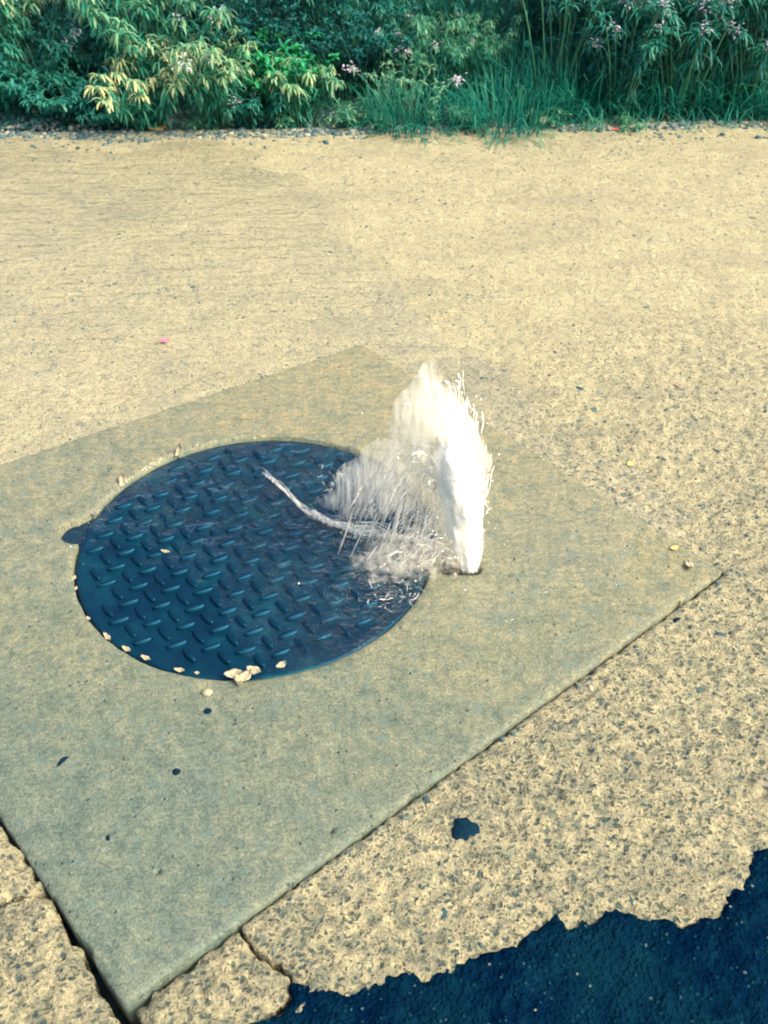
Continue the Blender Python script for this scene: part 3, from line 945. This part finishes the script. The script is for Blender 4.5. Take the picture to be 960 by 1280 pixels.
# the standing ridge of water running across the cover
RIDGE = [(326, 590), (345, 606), (362, 622), (385, 642), (408, 655), (432, 663), (460, 667), (490, 672), (520, 680), (550, 692), (572, 704)]
rp = np.array([g(*q) for q in RIDGE])
tt = np.linspace(0, 1, 60); tk = np.linspace(0, 1, len(rp))
cx = np.interp(tt, tk, rp[:, 0]); cy = np.interp(tt, tk, rp[:, 1]) + 0.009 * fbm(tt * 9, tt * 0 + 3.3, 1.0, 3, 71) * np.minimum(1, tt * 8)
fat = 0.35 + 1.9 * np.clip(0.5 + fbm(tt * 14, tt * 0 + 1.7, 1.0, 2, 72), 0, 1)
paths, rads = [], []
for i in range(170):
    st = rng.uniform(0, 0.93); en = min(1, st + rng.uniform(0.06, 0.25)); md = (st + en) / 2
    w = (0.0022 + 0.009 * md ** 1.5) * rng.normal(0, 1) * np.interp(np.linspace(st, en, 14), tt, fat)
    s = np.linspace(st, en, 14)
    x = np.interp(s, tt, cx); y = np.interp(s, tt, cy) + w + 0.0022 * np.sin(s * rng.uniform(25, 70) + i)
    z = 0.004 + 0.010 * np.abs(rng.normal(0, 0.6)) * (0.25 + md) + 0.002 * np.sin(s * 50 + i)
    paths.append(np.stack([x - JET[0], y - JET[1], z], -1))
    rads.append(np.full(14, 0.0003 + 0.0008 * rng.uniform(0, 1) * (0.4 + md)) * (0.1 + np.sin(np.pi * np.linspace(0.03, 0.97, 14)) ** 0.5))
v, f = tube_batch(np.array(paths), np.array(rads), 5)
mesh_obj('water_ridge', v, f, M['thin_foam'], jet)

# droplets
n = 480
VZ = rng.uniform(0.6, 2.9, n); VX = rng.normal(-0.16, 0.16, n); VY = rng.normal(0.06, 0.16, n); t = rng.uniform(0.1, 1, n) * 2 * VZ / G
dp = np.stack([VX * t, VY * t, np.maximum(VZ * t - 0.5 * G * t * t, 0.004)], 1)
r = rng.uniform(0.0005, 0.0018, n)
dv = ICO_V[None] * (r[:, None, None] * np.array([1, 1, 1.8])) + dp[:, None]
o = mesh_obj('droplets', dv.reshape(-1, 3), (ICO_F[None] + (np.arange(n) * 12)[:, None, None]).reshape(-1, 3), M['foam'], jet)
tag(o, kind='stuff')

# ------------------------------------------------------------------ litter
def leaf_litter(name, u, v, L, W, curl, rz, mat, label, cat, z=0.006, group=None, tilt=0.0):
    k, w = 9, 5
    s = np.linspace(-1, 1, k); q = np.linspace(-1, 1, w)
    S, Qv = np.meshgrid(s, q, indexing='ij')
    half = W * (1 - np.abs(S) ** 1.8) ** 0.8 + 0.0004
    x = S * L; y = Qv * half * (1 + 0.15 * np.sin(5 * S))
    zz = curl * L * (S ** 2 * 0.6 + 0.5 * np.abs(Qv)) + 0.12 * L * np.sin(4 * S + Qv * 2) * 0.4
    zz -= zz.min()
    top = np.stack([x, y, zz + 0.0012], -1).reshape(-1, 3); bot = np.stack([x, y, zz], -1).reshape(-1, 3)
    idx = np.arange(k * w).reshape(k, w); N = k * w
    f = [(idx[i, j], idx[i + 1, j], idx[i + 1, j + 1], idx[i, j + 1]) for i in range(k - 1) for j in range(w - 1)]
    f2 = [(d + N, c + N, b + N, a + N) for a, b, c, d in f]
    ring = list(idx[:, 0]) + list(idx[-1, 1:]) + list(idx[::-1, -1][1:]) + list(idx[0, ::-1][1:-1])
    sk = [(ring[(i + 1) % len(ring)], ring[i], ring[i] + N, ring[(i + 1) % len(ring)] + N) for i in range(len(ring))]
    ff = [tuple(int(a) for a in t_) for t_ in f + f2 + sk]
    p = gp(u, v)
    o = mesh_obj(name, np.concatenate([top, bot]), ff, mat)
    o.location = (p[0], p[1], z); o.rotation_euler = (0, tilt, rz)
    tag(o, label, cat, group)
    return o


m_pale = mat_plain('bleached_leaf', (0.20, 0.18, 0.11), (0.38, 0.34, 0.22), 0.6, 200, 0.0006)
m_pink = mat_plain('pink_petal', (0.55, 0.05, 0.13), (0.75, 0.22, 0.30), 0.5, 150, 0.0004)
m_brown = mat_plain('dry_leaf', (0.22, 0.14, 0.05), (0.42, 0.28, 0.10), 0.7, 60, 0.001)
m_red = mat_plain('red_leaf', (0.35, 0.03, 0.05), (0.5, 0.08, 0.08), 0.6, 80, 0.001)
m_ochre = mat_plain('ochre_leaf', (0.5, 0.30, 0.08), (0.65, 0.42, 0.14), 0.6, 80, 0.001)
m_tar = mat_plain('tar_patch', (0.001, 0.010, 0.022), (0.003, 0.020, 0.034), 0.85, 200, 0.002, 0.05)
leaf_litter('petal', 206, 430, 0.014, 0.007, 0.35, 0.2, m_pink, 'small crumpled pink petal on the flooded pavement', 'petal', 0.008)
leaf_litter('dry_leaf', 198, 164, 0.036, 0.020, 0.5, 0.4, m_brown, 'curled brown dry leaf at the pavement edge below the palest plant', 'leaf', 0.0)
leaf_litter('dry_leaf', 787, 582, 0.010, 0.006, 0.3, 1.0, m_ochre, 'ochre leaf scrap on rough pavement beside the slab edge', 'leaf', 0.003)
leaf_litter('dry_leaf', 842, 689, 0.009, 0.005, 0.3, 0.3, m_ochre, 'ochre leaf scrap lying on the slab near its pointed corner', 'leaf', 0.007)
leaf_litter('dry_leaf', 861, 712, 0.016, 0.007, 0.5, 1.6, m_pale, 'bleached leaf curled on the slab near its pointed corner', 'leaf', 0.006, None, 0.3)
leaf_litter('dry_leaf', 769, 163, 0.020, 0.009, 0.4, 0.1, m_red, 'dark red leaf in the gravel at the foot of the weeds', 'leaf', 0.0)
leaf_litter('dry_leaf', 155, 603, 0.016, 0.008, 0.6, 1.4, m_pale, 'pale leaf standing up on the slab beside the cover rim', 'leaf', 0.008, None, -0.9)
leaf_litter('dry_leaf', 226, 567, 0.016, 0.008, 0.6, 1.1, m_pale, 'pale leaf tipped against the far rim of the cover', 'leaf', 0.008, None, -0.8)
leaf_litter('dry_leaf', 207, 692, 0.010, 0.003, 0.3, -0.3, m_pale, 'tiny pale leaf stuck on the tread bars', 'leaf', 0.004)
for k, (u, vv, L, W, rz) in enumerate([(134, 796, .016, .006, -0.9), (158, 811, .014, .006, -0.6), (182, 822, .014, .006, -0.5), (224, 837, .013, .006, -0.2), (246, 840, .006, .004, -0.1), (110, 772, .007, .004, -1.0), (92, 722, .010, .005, 1.4), (94, 735, .008, .004, 1.2)]):
    leaf_litter('dry_leaf', u, vv, L * 0.75, W * 0.7, 0.5, rz, m_pale, 'pale leaf scrap caught in the gap around the cover rim', 'leaf', -0.004, 'leaf scraps in the rim gap')
for k, (u, vv, L, W, rz) in enumerate([(292, 846, .016, .010, 0.2), (306, 851, .018, .009, 0.9), (318, 843, .014, .008, -0.4), (300, 856, .012, .007, 1.9), (352, 838, .010, .006, 0.7)]):
    leaf_litter('dry_leaf', u, vv, L, W, 0.5, rz, m_pale, 'pale leaf scrap in the clump on the cover\'s near rim', 'leaf', 0.003 + 0.002 * k, 'leaf scraps clumped on the near rim')
for u, vv, s, lab in [(259, 869, 0.010, 'small pale pebble on the slab above the two round pits'), (738, 862, 0.007, 'tiny white pebble beside the joint of the slab'), (675, 155, 0.035, 'pale round stone among gravel below the grass clump')]:
    p = gp(u, vv)
    o = stone_field('pebble', np.zeros((1, 2)), np.array([s]), 0.6, m_pale, None, 0.3, np.array([0.5]), np.zeros(1))
    o.location = (p[0], p[1], 0.003); tag(o, lab, 'pebble')


def tar_blob(u, v, rx, ry, rz, label, z, name='tar_spot', irr=0.55):
    n = 22
    p = gp(u, v); vv = [(0, 0, 0.004)]; f = []
    for k, (s, h) in enumerate(((0.6, 0.0035), (1.0, -0.002))):
        for i in range(n):
            a = 2 * math.pi * i / n; w = 1 + irr * (0.28 * math.sin(3 * a + u) + 0.16 * math.sin(7 * a + v) + random.uniform(-.06, .06))
            vv.append((rx * s * w * math.cos(a), ry * s * w * math.sin(a), h))
    for i in range(n):
        j = (i + 1) % n
        f += [(0, 1 + i, 1 + j), (1 + i, 1 + n + i, 1 + n + j, 1 + j)]
    o = mesh_obj(name, vv, f, m_tar)
    o.location = (p[0], p[1], z); o.rotation_euler = (0, 0, rz); tag(o, label, 'tar spot')


tar_blob(581, 1037, 0.022, 0.021, 0.2, 'black tar spot on the rough pavement between slab and asphalt', 0.003)
tar_blob(79, 953, 0.014, 0.005, 0.95, 'elongated dark tar smear on the smooth slab', 0.003)
tar_blob(260, 891, 0.009, 0.0085, 0.2, 'round dark tar dot on the slab just below the cover', 0.0035, 'tar_spot', 0.15)
tar_blob(221, 967, 0.009, 0.0085, 0.2, 'round dark tar dot on the slab farther from the cover', 0.0035, 'tar_spot', 0.15)
tar_blob(136, 1050, 0.004, 0.007, 0.2, 'tiny upright dark tar fleck on the slab', 0.0035)
tar_blob(845, 776, 0.014, 0.006, 0.7, 'dark tar crumb lodged in the slab joint near its pointed corner', 0.0)

# ------------------------------------------------------------------ vegetation
LEAF = dict(
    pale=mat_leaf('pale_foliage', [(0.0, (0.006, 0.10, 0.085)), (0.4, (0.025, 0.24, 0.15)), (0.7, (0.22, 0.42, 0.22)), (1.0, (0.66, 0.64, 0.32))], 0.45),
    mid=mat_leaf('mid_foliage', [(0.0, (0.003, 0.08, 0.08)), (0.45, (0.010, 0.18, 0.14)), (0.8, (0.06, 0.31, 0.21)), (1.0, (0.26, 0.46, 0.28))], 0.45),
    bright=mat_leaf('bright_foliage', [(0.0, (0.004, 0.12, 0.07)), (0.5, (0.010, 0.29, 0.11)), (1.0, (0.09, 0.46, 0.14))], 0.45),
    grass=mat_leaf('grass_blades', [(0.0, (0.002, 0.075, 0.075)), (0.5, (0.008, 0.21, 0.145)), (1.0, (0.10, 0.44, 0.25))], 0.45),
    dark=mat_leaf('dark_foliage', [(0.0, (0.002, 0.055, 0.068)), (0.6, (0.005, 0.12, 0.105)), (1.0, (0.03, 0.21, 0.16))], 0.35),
)
m_stem = mat_plain('green_stem', (0.015, 0.09, 0.05), (0.05, 0.16, 0.08), 0.6, 40)
m_lilac = mat_plain('lilac_flower', (0.34, 0.30, 0.45), (0.62, 0.54, 0.58), 0.6, 80)
m_rust = mat_plain('rust_seed_head', (0.20, 0.11, 0.05), (0.36, 0.22, 0.10), 0.7, 80)


def leaves(base, direc, L, W, droop, shade0, shade1, seg=4, fold=0.35):
    """batch of curved leaves: base (n,3), direc (n,3) unit, lengths, widths, droop -> verts, faces, shade"""
    n = len(base)
    s = np.linspace(0, 1, seg + 1)
    p = np.zeros((n, seg + 1, 3)); d = direc.copy(); p[:, 0] = base
    for k in range(seg):
        p[:, k + 1] = p[:, k] + d * (L / seg)[:, None]
        d = d + np.array([0, 0, -1.0]) * (droop / seg)[:, None]
        d /= np.linalg.norm(d, axis=1, keepdims=True)
    tan = np.gradient(p, axis=1); tan /= np.linalg.norm(tan, axis=2, keepdims=True) + 1e-9
    side = np.cross(tan, np.array([0, 0, 1.0])); side /= np.linalg.norm(side, axis=2, keepdims=True) + 1e-6
    up = np.cross(side, tan)
    w = W[:, None] * (np.sin(np.pi * np.clip(s * 0.9 + 0.06, 0, 1)) ** 0.8)[None]
    l = p + side * w[..., None] + up * (w * fold)[..., None]
    r = p - side * w[..., None] + up * (w * fold)[..., None]
    v = np.stack([l, p, r], 2)                                  # n, seg+1, 3, 3
    base_i = (np.arange(n) * (seg + 1) * 3)[:, None, None]
    ki = (np.arange(seg) * 3)[None, :, None]; ci = np.arange(2)[None, None]
    a = base_i + ki + ci
    f = np.stack([a, a + 1, a + 4, a + 3], -1).reshape(-1, 4)
    sh = shade0[:, None] + (shade1 - shade0)[:, None] * s[None]
    return v.reshape(-1, 3), f, np.repeat(sh.reshape(n, seg + 1, 1), 3, 2).ravel()


def unit(v): return v / (np.linalg.norm(v, axis=-1, keepdims=True) + 1e-9)


def cat_leaves(parts):
    V, Fc, S, o = [], [], [], 0
    for v, f, s in parts:
        V.append(v); Fc.append(f + o); S.append(s); o += len(v)
    return np.concatenate(V), np.concatenate(Fc), np.concatenate(S)


def stems_paths(n, h, spread, lean=0.5, k=7):
    a = rng.uniform(0, 6.283, n); rr = spread * np.sqrt(rng.uniform(0, 1, n)); H = h * rng.uniform(0.62, 1.0, n)
    s = np.linspace(0, 1, k)
    bx, by = 0.25 * rr * np.cos(a), 0.25 * rr * np.sin(a)
    ex, ey = rr * np.cos(a), rr * np.sin(a)
    P = np.zeros((n, k, 3))
    P[:, :, 0] = bx[:, None] + (ex - bx)[:, None] * s ** 1.4 + 0.01 * np.sin(3 * s + a[:, None])
    P[:, :, 1] = by[:, None] + (ey - by)[:, None] * s ** 1.4
    P[:, :, 2] = H[:, None] * (s - 0.18 * s ** 3) / 0.82
    return P


def at(P, i, s):
    k = P.shape[1] - 1
    x = np.clip(s * k, 0, k - 1e-6); j = x.astype(int); fr = (x - j)[:, None]
    return P[i, j] * (1 - fr) + P[i, j + 1] * fr


def make_plant(name, h, spread, nst, mat, per=(22, 14), L=(0.05, 0.09), W=(0.005, 0.009), droop=(1.2, 2.4), pale_tip=0.9, flowers=0, fmat=None):
    root = empty(name)
    nst = int(nst * 1.4); per = (int(per[0] * 1.1), int(per[1] * 1.15))
    L = (L[0] * 0.72, L[1] * 0.82); W = (W[0] * 0.62, W[1] * 0.68); droop = (droop[0] * 1.15, droop[1] * 1.2)
    P = stems_paths(nst, h, spread)
    v, f = tube_batch(P, np.tile(np.linspace(0.004, 0.0016, P.shape[1]) * (0.6 + h), (nst, 1)), 4)
    mesh_obj('stem', v, f, m_stem, root)
    parts = []
    # side leaves along the stems
    n = nst * per[0]; i = rng.integers(0, nst, n); s = rng.uniform(0.12, 0.97, n)
    b = at(P, i, s); a = rng.uniform(0, 6.283, n); el = rng.uniform(0.1, 0.9, n)
    d = unit(np.stack([np.cos(a), np.sin(a), el], 1))
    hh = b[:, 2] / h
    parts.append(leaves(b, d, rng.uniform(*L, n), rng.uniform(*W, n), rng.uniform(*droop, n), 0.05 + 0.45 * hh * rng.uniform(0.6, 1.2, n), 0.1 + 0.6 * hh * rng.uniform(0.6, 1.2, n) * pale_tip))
    # whorl at the top of each stem
    n = nst * per[1]; i = np.repeat(np.arange(nst), per[1]); s = rng.uniform(0.9, 1.0, n)
    b = at(P, i, s); a = rng.uniform(0, 6.283, n); el = rng.uniform(0.3, 1.8, n)
    d = unit(np.stack([np.cos(a), np.sin(a), el], 1))
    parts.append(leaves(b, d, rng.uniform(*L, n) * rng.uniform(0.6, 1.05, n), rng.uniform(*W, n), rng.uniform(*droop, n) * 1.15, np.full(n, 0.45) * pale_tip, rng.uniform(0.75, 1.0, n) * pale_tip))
    v, f, sh = cat_leaves(parts)
    mesh_obj('foliage', v, f, mat, root, True, {'shade': sh})
    if flowers:
        for q in rng.choice(nst, min(flowers, nst), replace=False):
            c = P[q, -1]
            nf = 26
            off = rng.normal(0, 1, (nf, 3)) * np.array([0.012, 0.012, 0.012])
            a = rng.uniform(0, 6.28, nf)
            d = unit(np.stack([np.cos(a), np.sin(a), rng.uniform(-0.4, 0.8, nf)], 1))
            vv, ff, s_ = leaves(c + off, d, rng.uniform(0.012, 0.022, nf), rng.uniform(0.003, 0.005, nf), rng.uniform(0.2, 1.2, nf), np.zeros(nf), np.ones(nf), 2)
            mesh_obj('flower', vv, ff, fmat or m_lilac, root, True, {'shade': s_})
    return root


def make_grass(name, h, spread, n, mat, W=(0.0014, 0.003), lean=0.55):
    root = empty(name)
    a = rng.uniform(0, 6.283, n); rr = 1.25 * spread * np.sqrt(rng.uniform(0, 1, n))
    b = np.stack([rr * np.cos(a) * 0.6, rr * np.sin(a) * 0.6, np.full(n, -0.01)], 1)
    a2 = a + rng.normal(0, 0.7, n); ln = np.abs(rng.normal(0, lean, n))
    d = unit(np.stack([np.cos(a2) * ln, np.sin(a2) * ln, np.ones(n)], 1))
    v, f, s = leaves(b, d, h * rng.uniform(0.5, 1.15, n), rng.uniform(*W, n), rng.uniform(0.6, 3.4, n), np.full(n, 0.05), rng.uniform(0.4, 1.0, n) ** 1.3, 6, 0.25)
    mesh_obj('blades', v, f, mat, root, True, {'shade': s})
    return root


def place(o, u, v, s=1.0, rz=None, z=None):
    p = gp(u, v)
    o.location = (p[0], p[1], float(soil_z(np.array([p[0]]), np.array([p[1]]))[0]) - 0.005 if z is None else z)
    o.scale = (s, s, s); o.rotation_euler = (0, 0, random.uniform(0, 6.28) if rz is None else rz)
    return o


# plants at the front that stand out, each with a label of its own
place(tag(make_plant('arching_weed', 0.28, 0.22, 18, LEAF['pale'], (18, 15), (0.06, 0.10), (0.0045, 0.008), (1.6, 2.8), 1.2), 'palest yellow-tipped arching weed at the pavement edge', 'plant'), 187, 156)
place(tag(make_plant('arching_weed', 0.36, 0.24, 18, LEAF['pale'], (20, 16), (0.06, 0.10), (0.004, 0.0075), (1.4, 2.6), 1.0, 4), 'pale arching weed with lilac flowers beside the palest weed', 'plant'), 272, 153)
place(tag(make_plant('arching_weed', 0.26, 0.17, 11, LEAF['pale'], (18, 16), (0.06, 0.10), (0.005, 0.008), (1.5, 2.6), 0.95), 'arching weed with two pale crests in front of the bright bush', 'plant'), 380, 152)
place(tag(make_plant('leafy_bush', 0.30, 0.24, 26, LEAF['bright'], (34, 12), (0.03, 0.06), (0.008, 0.014), (0.6, 1.6), 0.9), 'bright green rounded leafy bush behind two arching weeds', 'bush'), 352, 138)
place(tag(make_plant('flowering_weed', 0.17, 0.13, 9, LEAF['mid'], (18, 12), (0.04, 0.07), (0.004, 0.007), (1.2, 2.2), 0.8, 3), 'low weed with lilac flowers squeezed between arching weeds', 'plant'), 322, 155)
place(tag(make_grass('grass_clump', 0.20, 0.26, 560, LEAF['grass']), 'loose grass clump with pale seed heads at the pavement edge', 'grass'), 520, 152)
place(tag(make_grass('grass_clump', 0.22, 0.24, 600, LEAF['grass']), 'rich green grass clump spilling over the gravel edge', 'grass'), 635, 152)
place(tag(make_plant('seed_weed', 0.24, 0.22, 14, LEAF['pale'], (12, 9), (0.03, 0.06), (0.003, 0.005), (0.9, 1.8), 0.9, 3), 'thin pale weed with lilac tips growing through loose grass', 'plant'), 505, 150)
place(tag(make_plant('arching_weed', 0.52, 0.40, 34, LEAF['pale'], (24, 16), (0.07, 0.12), (0.005, 0.009), (1.4, 2.6), 0.82, 6), 'broad arching weed with lilac flowers behind the palest weed', 'plant'), 195, 124)
place(tag(make_plant('arching_weed', 0.40, 0.22, 14, LEAF['pale'], (20, 16), (0.07, 0.11), (0.005, 0.009), (1.4, 2.6), 1.0), 'yellow-tipped arching weed beyond the low ground cover', 'plant'), 5, 112)
place(tag(make_plant('arching_weed', 0.55, 0.40, 30, LEAF['mid'], (24, 18), (0.08, 0.13), (0.006, 0.010), (1.6, 2.8), 1.0), 'green arching weed with drooping sprays above a dark hollow', 'plant'), 425, 84)
place(tag(make_plant('flowering_weed', 0.30, 0.2, 10, LEAF['mid'], (18, 14), (0.05, 0.08), (0.004, 0.007), (1.2, 2.2), 0.9, 3), 'small lilac-flowered weed standing in the low ground cover', 'plant'), 55, 124)
place(tag(make_plant('seed_weed', 0.55, 0.22, 9, LEAF['mid'], (14, 8), (0.05, 0.09), (0.004, 0.007), (0.8, 1.6), 0.8, 4, m_rust), 'tall weed with rusty seed heads above the grass clumps', 'plant'), 690, 130)

creep = make_plant('creeping_weed', 0.13, 0.20, 16, LEAF['mid'], (12, 8), (0.04, 0.07), (0.006, 0.009), (0.8, 2.0), 0.85)
tag(creep, 'low creeping green weed edging the pavement below the dark hollow', 'plant', 'creeping weeds along the flooded edge')
for k, (u, v, s_) in enumerate([(15, 138, 1.1), (60, 140, 1.0), (100, 143, 1.1), (140, 150, 0.8), (40, 126, 1.2), (90, 128, 1.2), (-20, 130, 1.2)]):
    place(creep if k == 0 else copy_tree(creep), u, v, s_)
sprig = make_plant('edge_weed', 0.10, 0.12, 9, LEAF['pale'], (10, 8), (0.04, 0.07), (0.003, 0.006), (0.6, 1.8), 0.8)
tag(sprig, 'small pale sprig of weed sprouting from the gravel strip', 'plant', 'sprigs along the gravel strip')
for k, (u, v, s_) in enumerate([(430, 155, 1.0), (470, 158, 0.8), (560, 157, 0.9), (690, 157, 0.8), (745, 159, 0.6), (790, 160, 0.7), (250, 158, 0.7), (345, 158, 0.7)]):
    place(sprig if k == 0 else copy_tree(sprig), u, v, s_)

# tall bell-flowered weeds on the right
tall = make_plant('flowering_weed', 0.56, 0.26, 16, LEAF['mid'], (20, 12), (0.07, 0.13), (0.004, 0.0075), (1.0, 2.2), 0.85, 9)
tag(tall, 'tall green weed with lilac bell flowers and drooping leaves', 'plant', 'tall flowering weeds behind the gravel')
for k, (u, v, s) in enumerate([(770, 141, 0.8), (850, 138, 1.0), (935, 139, 0.85), (810, 130, 1.0), (890, 126, 1.1), (965, 124, 1.1), (745, 122, 1.0)]):
    place(tall if k == 0 else copy_tree(tall), u, v, s)
gr = make_grass('grass_clump', 0.30, 0.22, 300, LEAF['grass'], (0.0012, 0.0028), 0.5)
tag(gr, 'upright dark grass clump rooted among the tall flowering weeds', 'grass', 'grass among the tall weeds')
for k, (u, v, s) in enumerate([(730, 137, 0.85), (790, 135, 0.75), (835, 135, 0.85), (880, 134, 0.75), (920, 135, 0.85), (960, 135, 0.85), (700, 132, 1.0), (985, 133, 1.0)]):
    place(gr if k == 0 else copy_tree(gr), u, v, s)

# background thicket
bg1 = make_plant('arching_weed', 0.62, 0.42, 30, LEAF['mid'], (22, 15), (0.08, 0.13), (0.006, 0.010), (1.3, 2.6), 0.85, 3)
bg2 = make_plant('arching_weed', 0.55, 0.40, 30, LEAF['pale'], (22, 14), (0.07, 0.12), (0.005, 0.009), (1.4, 2.6), 0.72, 4)
bg3 = make_plant('leafy_bush', 0.45, 0.40, 40, LEAF['dark'], (30, 10), (0.03, 0.06), (0.007, 0.013), (0.4, 1.5), 0.9)
bg4 = make_grass('grass_clump', 0.36, 0.40, 620, LEAF['grass'], (0.0014, 0.0030), 0.7)
for o, lab, cat, grp in ((bg1, 'tall green arching weed in the thicket back from the pavement', 'plant', 'green weeds of the thicket'),
                         (bg2, 'pale-tipped arching weed in the thicket back from the pavement', 'plant', 'pale weeds of the thicket'),
                         (bg3, 'dark small-leaved bush low in the thicket', 'bush', 'dark bushes of the thicket'),
                         (bg4, 'long fine grass clump in the thicket back from the pavement', 'grass', 'grass clumps of the thicket')):
    tag(o, lab, cat, grp)
used = set()


def put(src, x, y, s):
    o = src if src.name not in used else copy_tree(src)
    used.add(src.name)
    o.location = (x, y, float(soil_z(np.array([x]), np.array([y]))[0]) - 0.005)
    o.scale = (s, s, s * random.uniform(0.85, 1.15)); o.rotation_euler = (0, 0, random.uniform(0, 6.28))


for (u, v, src, s) in [(330, 112, bg3, .9), (300, 96, bg3, 1.0), (420, 118, bg3, .7), (455, 112, bg3, .75), (95, 100, bg3, .6), (140, 112, bg3, .5),
                       (590, 112, bg2, .5), (640, 122, bg4, .7), (560, 92, bg1, .7), (690, 108, bg4, .8), (480, 80, bg4, .9), (520, 60, bg4, 1.0), (750, 100, bg2, .8), (600, 70, bg4, 1.0),
                       (130, 84, bg1, .8), (60, 70, bg1, .9), (230, 78, bg2, .9), (300, 70, bg2, .8), (-30, 80, bg2, .9), (480, 100, bg1, .5), (690, 80, bg1, .9), (800, 90, bg1, .95), (880, 84, bg1, 1.0), (960, 86, bg2, .9),
                       (540, 118, bg2, .55)]:
    p = gp(u, v); put(src, p[0], p[1], s)
for r_, y in enumerate((5.25, 5.75, 6.35, 7.1)):
    for k in range(9):
        x = -3.4 + 0.85 * k + random.uniform(-0.25, 0.25)
        put(random.choice([bg1, bg1, bg2, bg2, bg3, bg4]), x, y + random.uniform(-0.2, 0.2), random.uniform(0.9, 1.35))
for x in (-2.6, -2.1, -1.75, 1.9, 2.3, 2.8):
    put(random.choice([bg1, bg2, bg4]), x, random.uniform(4.1, 4.7), random.uniform(0.6, 0.9))

# low ground cover: too many small leaves to count
n = 52000
x = rng.uniform(-3.2, 3.2, n); y = 3.9 + 3.2 * rng.beta(1.0, 1.8, n)
w = fbm(x, y, 2.5, 3, 201) + 0.5 * smooth(-0.4, -1.1, x) * smooth(5.2, 4.4, y) + 0.3 * smooth(3.9, 4.3, y)
k = rng.uniform(0, 1, n) < np.clip(0.5 + w, 0, 1)
x, y = x[k], y[k]; n = len(x)
z = soil_z(x, y) + rng.uniform(0.0, 0.20, n) * smooth(3.88, 4.25, y) * (0.5 + fbm(x, y, 3, 2, 207))
a = rng.uniform(0, 6.283, n)
d = unit(np.stack([np.cos(a), np.sin(a), rng.uniform(0.0, 1.0, n)], 1))
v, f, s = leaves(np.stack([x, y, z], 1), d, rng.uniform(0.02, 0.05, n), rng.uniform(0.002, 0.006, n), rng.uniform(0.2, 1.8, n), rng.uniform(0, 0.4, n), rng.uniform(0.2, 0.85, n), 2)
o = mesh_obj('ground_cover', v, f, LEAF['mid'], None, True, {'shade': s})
tag(o, 'low dark green ground cover carpeting the soil under the weeds', 'ground cover', None, 'stuff')
# patches of short grass and dead stalks on the gravel edge
n = 1600
x = np.concatenate([rng.normal(gp(790, 158)[0], 0.15, n // 2), rng.normal(gp(560, 156)[0], 0.35, n // 2)]); y = 3.85 + np.abs(rng.normal(0.03, 0.06, n)) + 0.12 * (0.3 + fbm(x, x * 0, 2.6, 3, 333))
a = rng.uniform(0, 6.283, n); d = unit(np.stack([np.cos(a), np.sin(a), rng.uniform(0.1, 1.0, n)], 1))
v, f, s = leaves(np.stack([x, y, soil_z(x, y)], 1), d, rng.uniform(0.03, 0.08, n), rng.uniform(0.001, 0.0025, n), rng.uniform(0.2, 1.5, n), rng.uniform(0, 0.6, n), rng.uniform(0.3, 1.0, n), 3)
o = mesh_obj('edge_grass', v, f, LEAF['pale'], None, True, {'shade': s})
tag(o, 'short sparse grass sprouting from the gravel strip', 'grass', None, 'stuff')
# gravel strip
n = 9000
P = np.stack([rng.uniform(-2.2, 2.4, n), np.zeros(n)], 1)
P[:, 1] = PAVE_FAR - 0.05 + np.abs(rng.normal(0.0, 0.11, n)) + 0.10 * (fbm(P[:, 0], P[:, 0] * 0, 2.2, 4, 301) - 0.2) * (rng.uniform(0, 1, n) < 0.85) - 0.10 * (rng.uniform(0, 1, n) < 0.06)
o = stone_field('gravel', P, rng.uniform(0.0025, 0.008, n) * rng.choice([1, 1, 1, 1, 1.9], n), 0.6, M['gravel'], None, 0.35, rng.uniform(0, 1, n), np.where(P[:, 1] < PAVE_FAR, 0.0, soil_z(P[:, 0], P[:, 1]) + 0.012))
tag(o, 'loose grey gravel along the pavement edge', 'gravel', None, 'stuff')
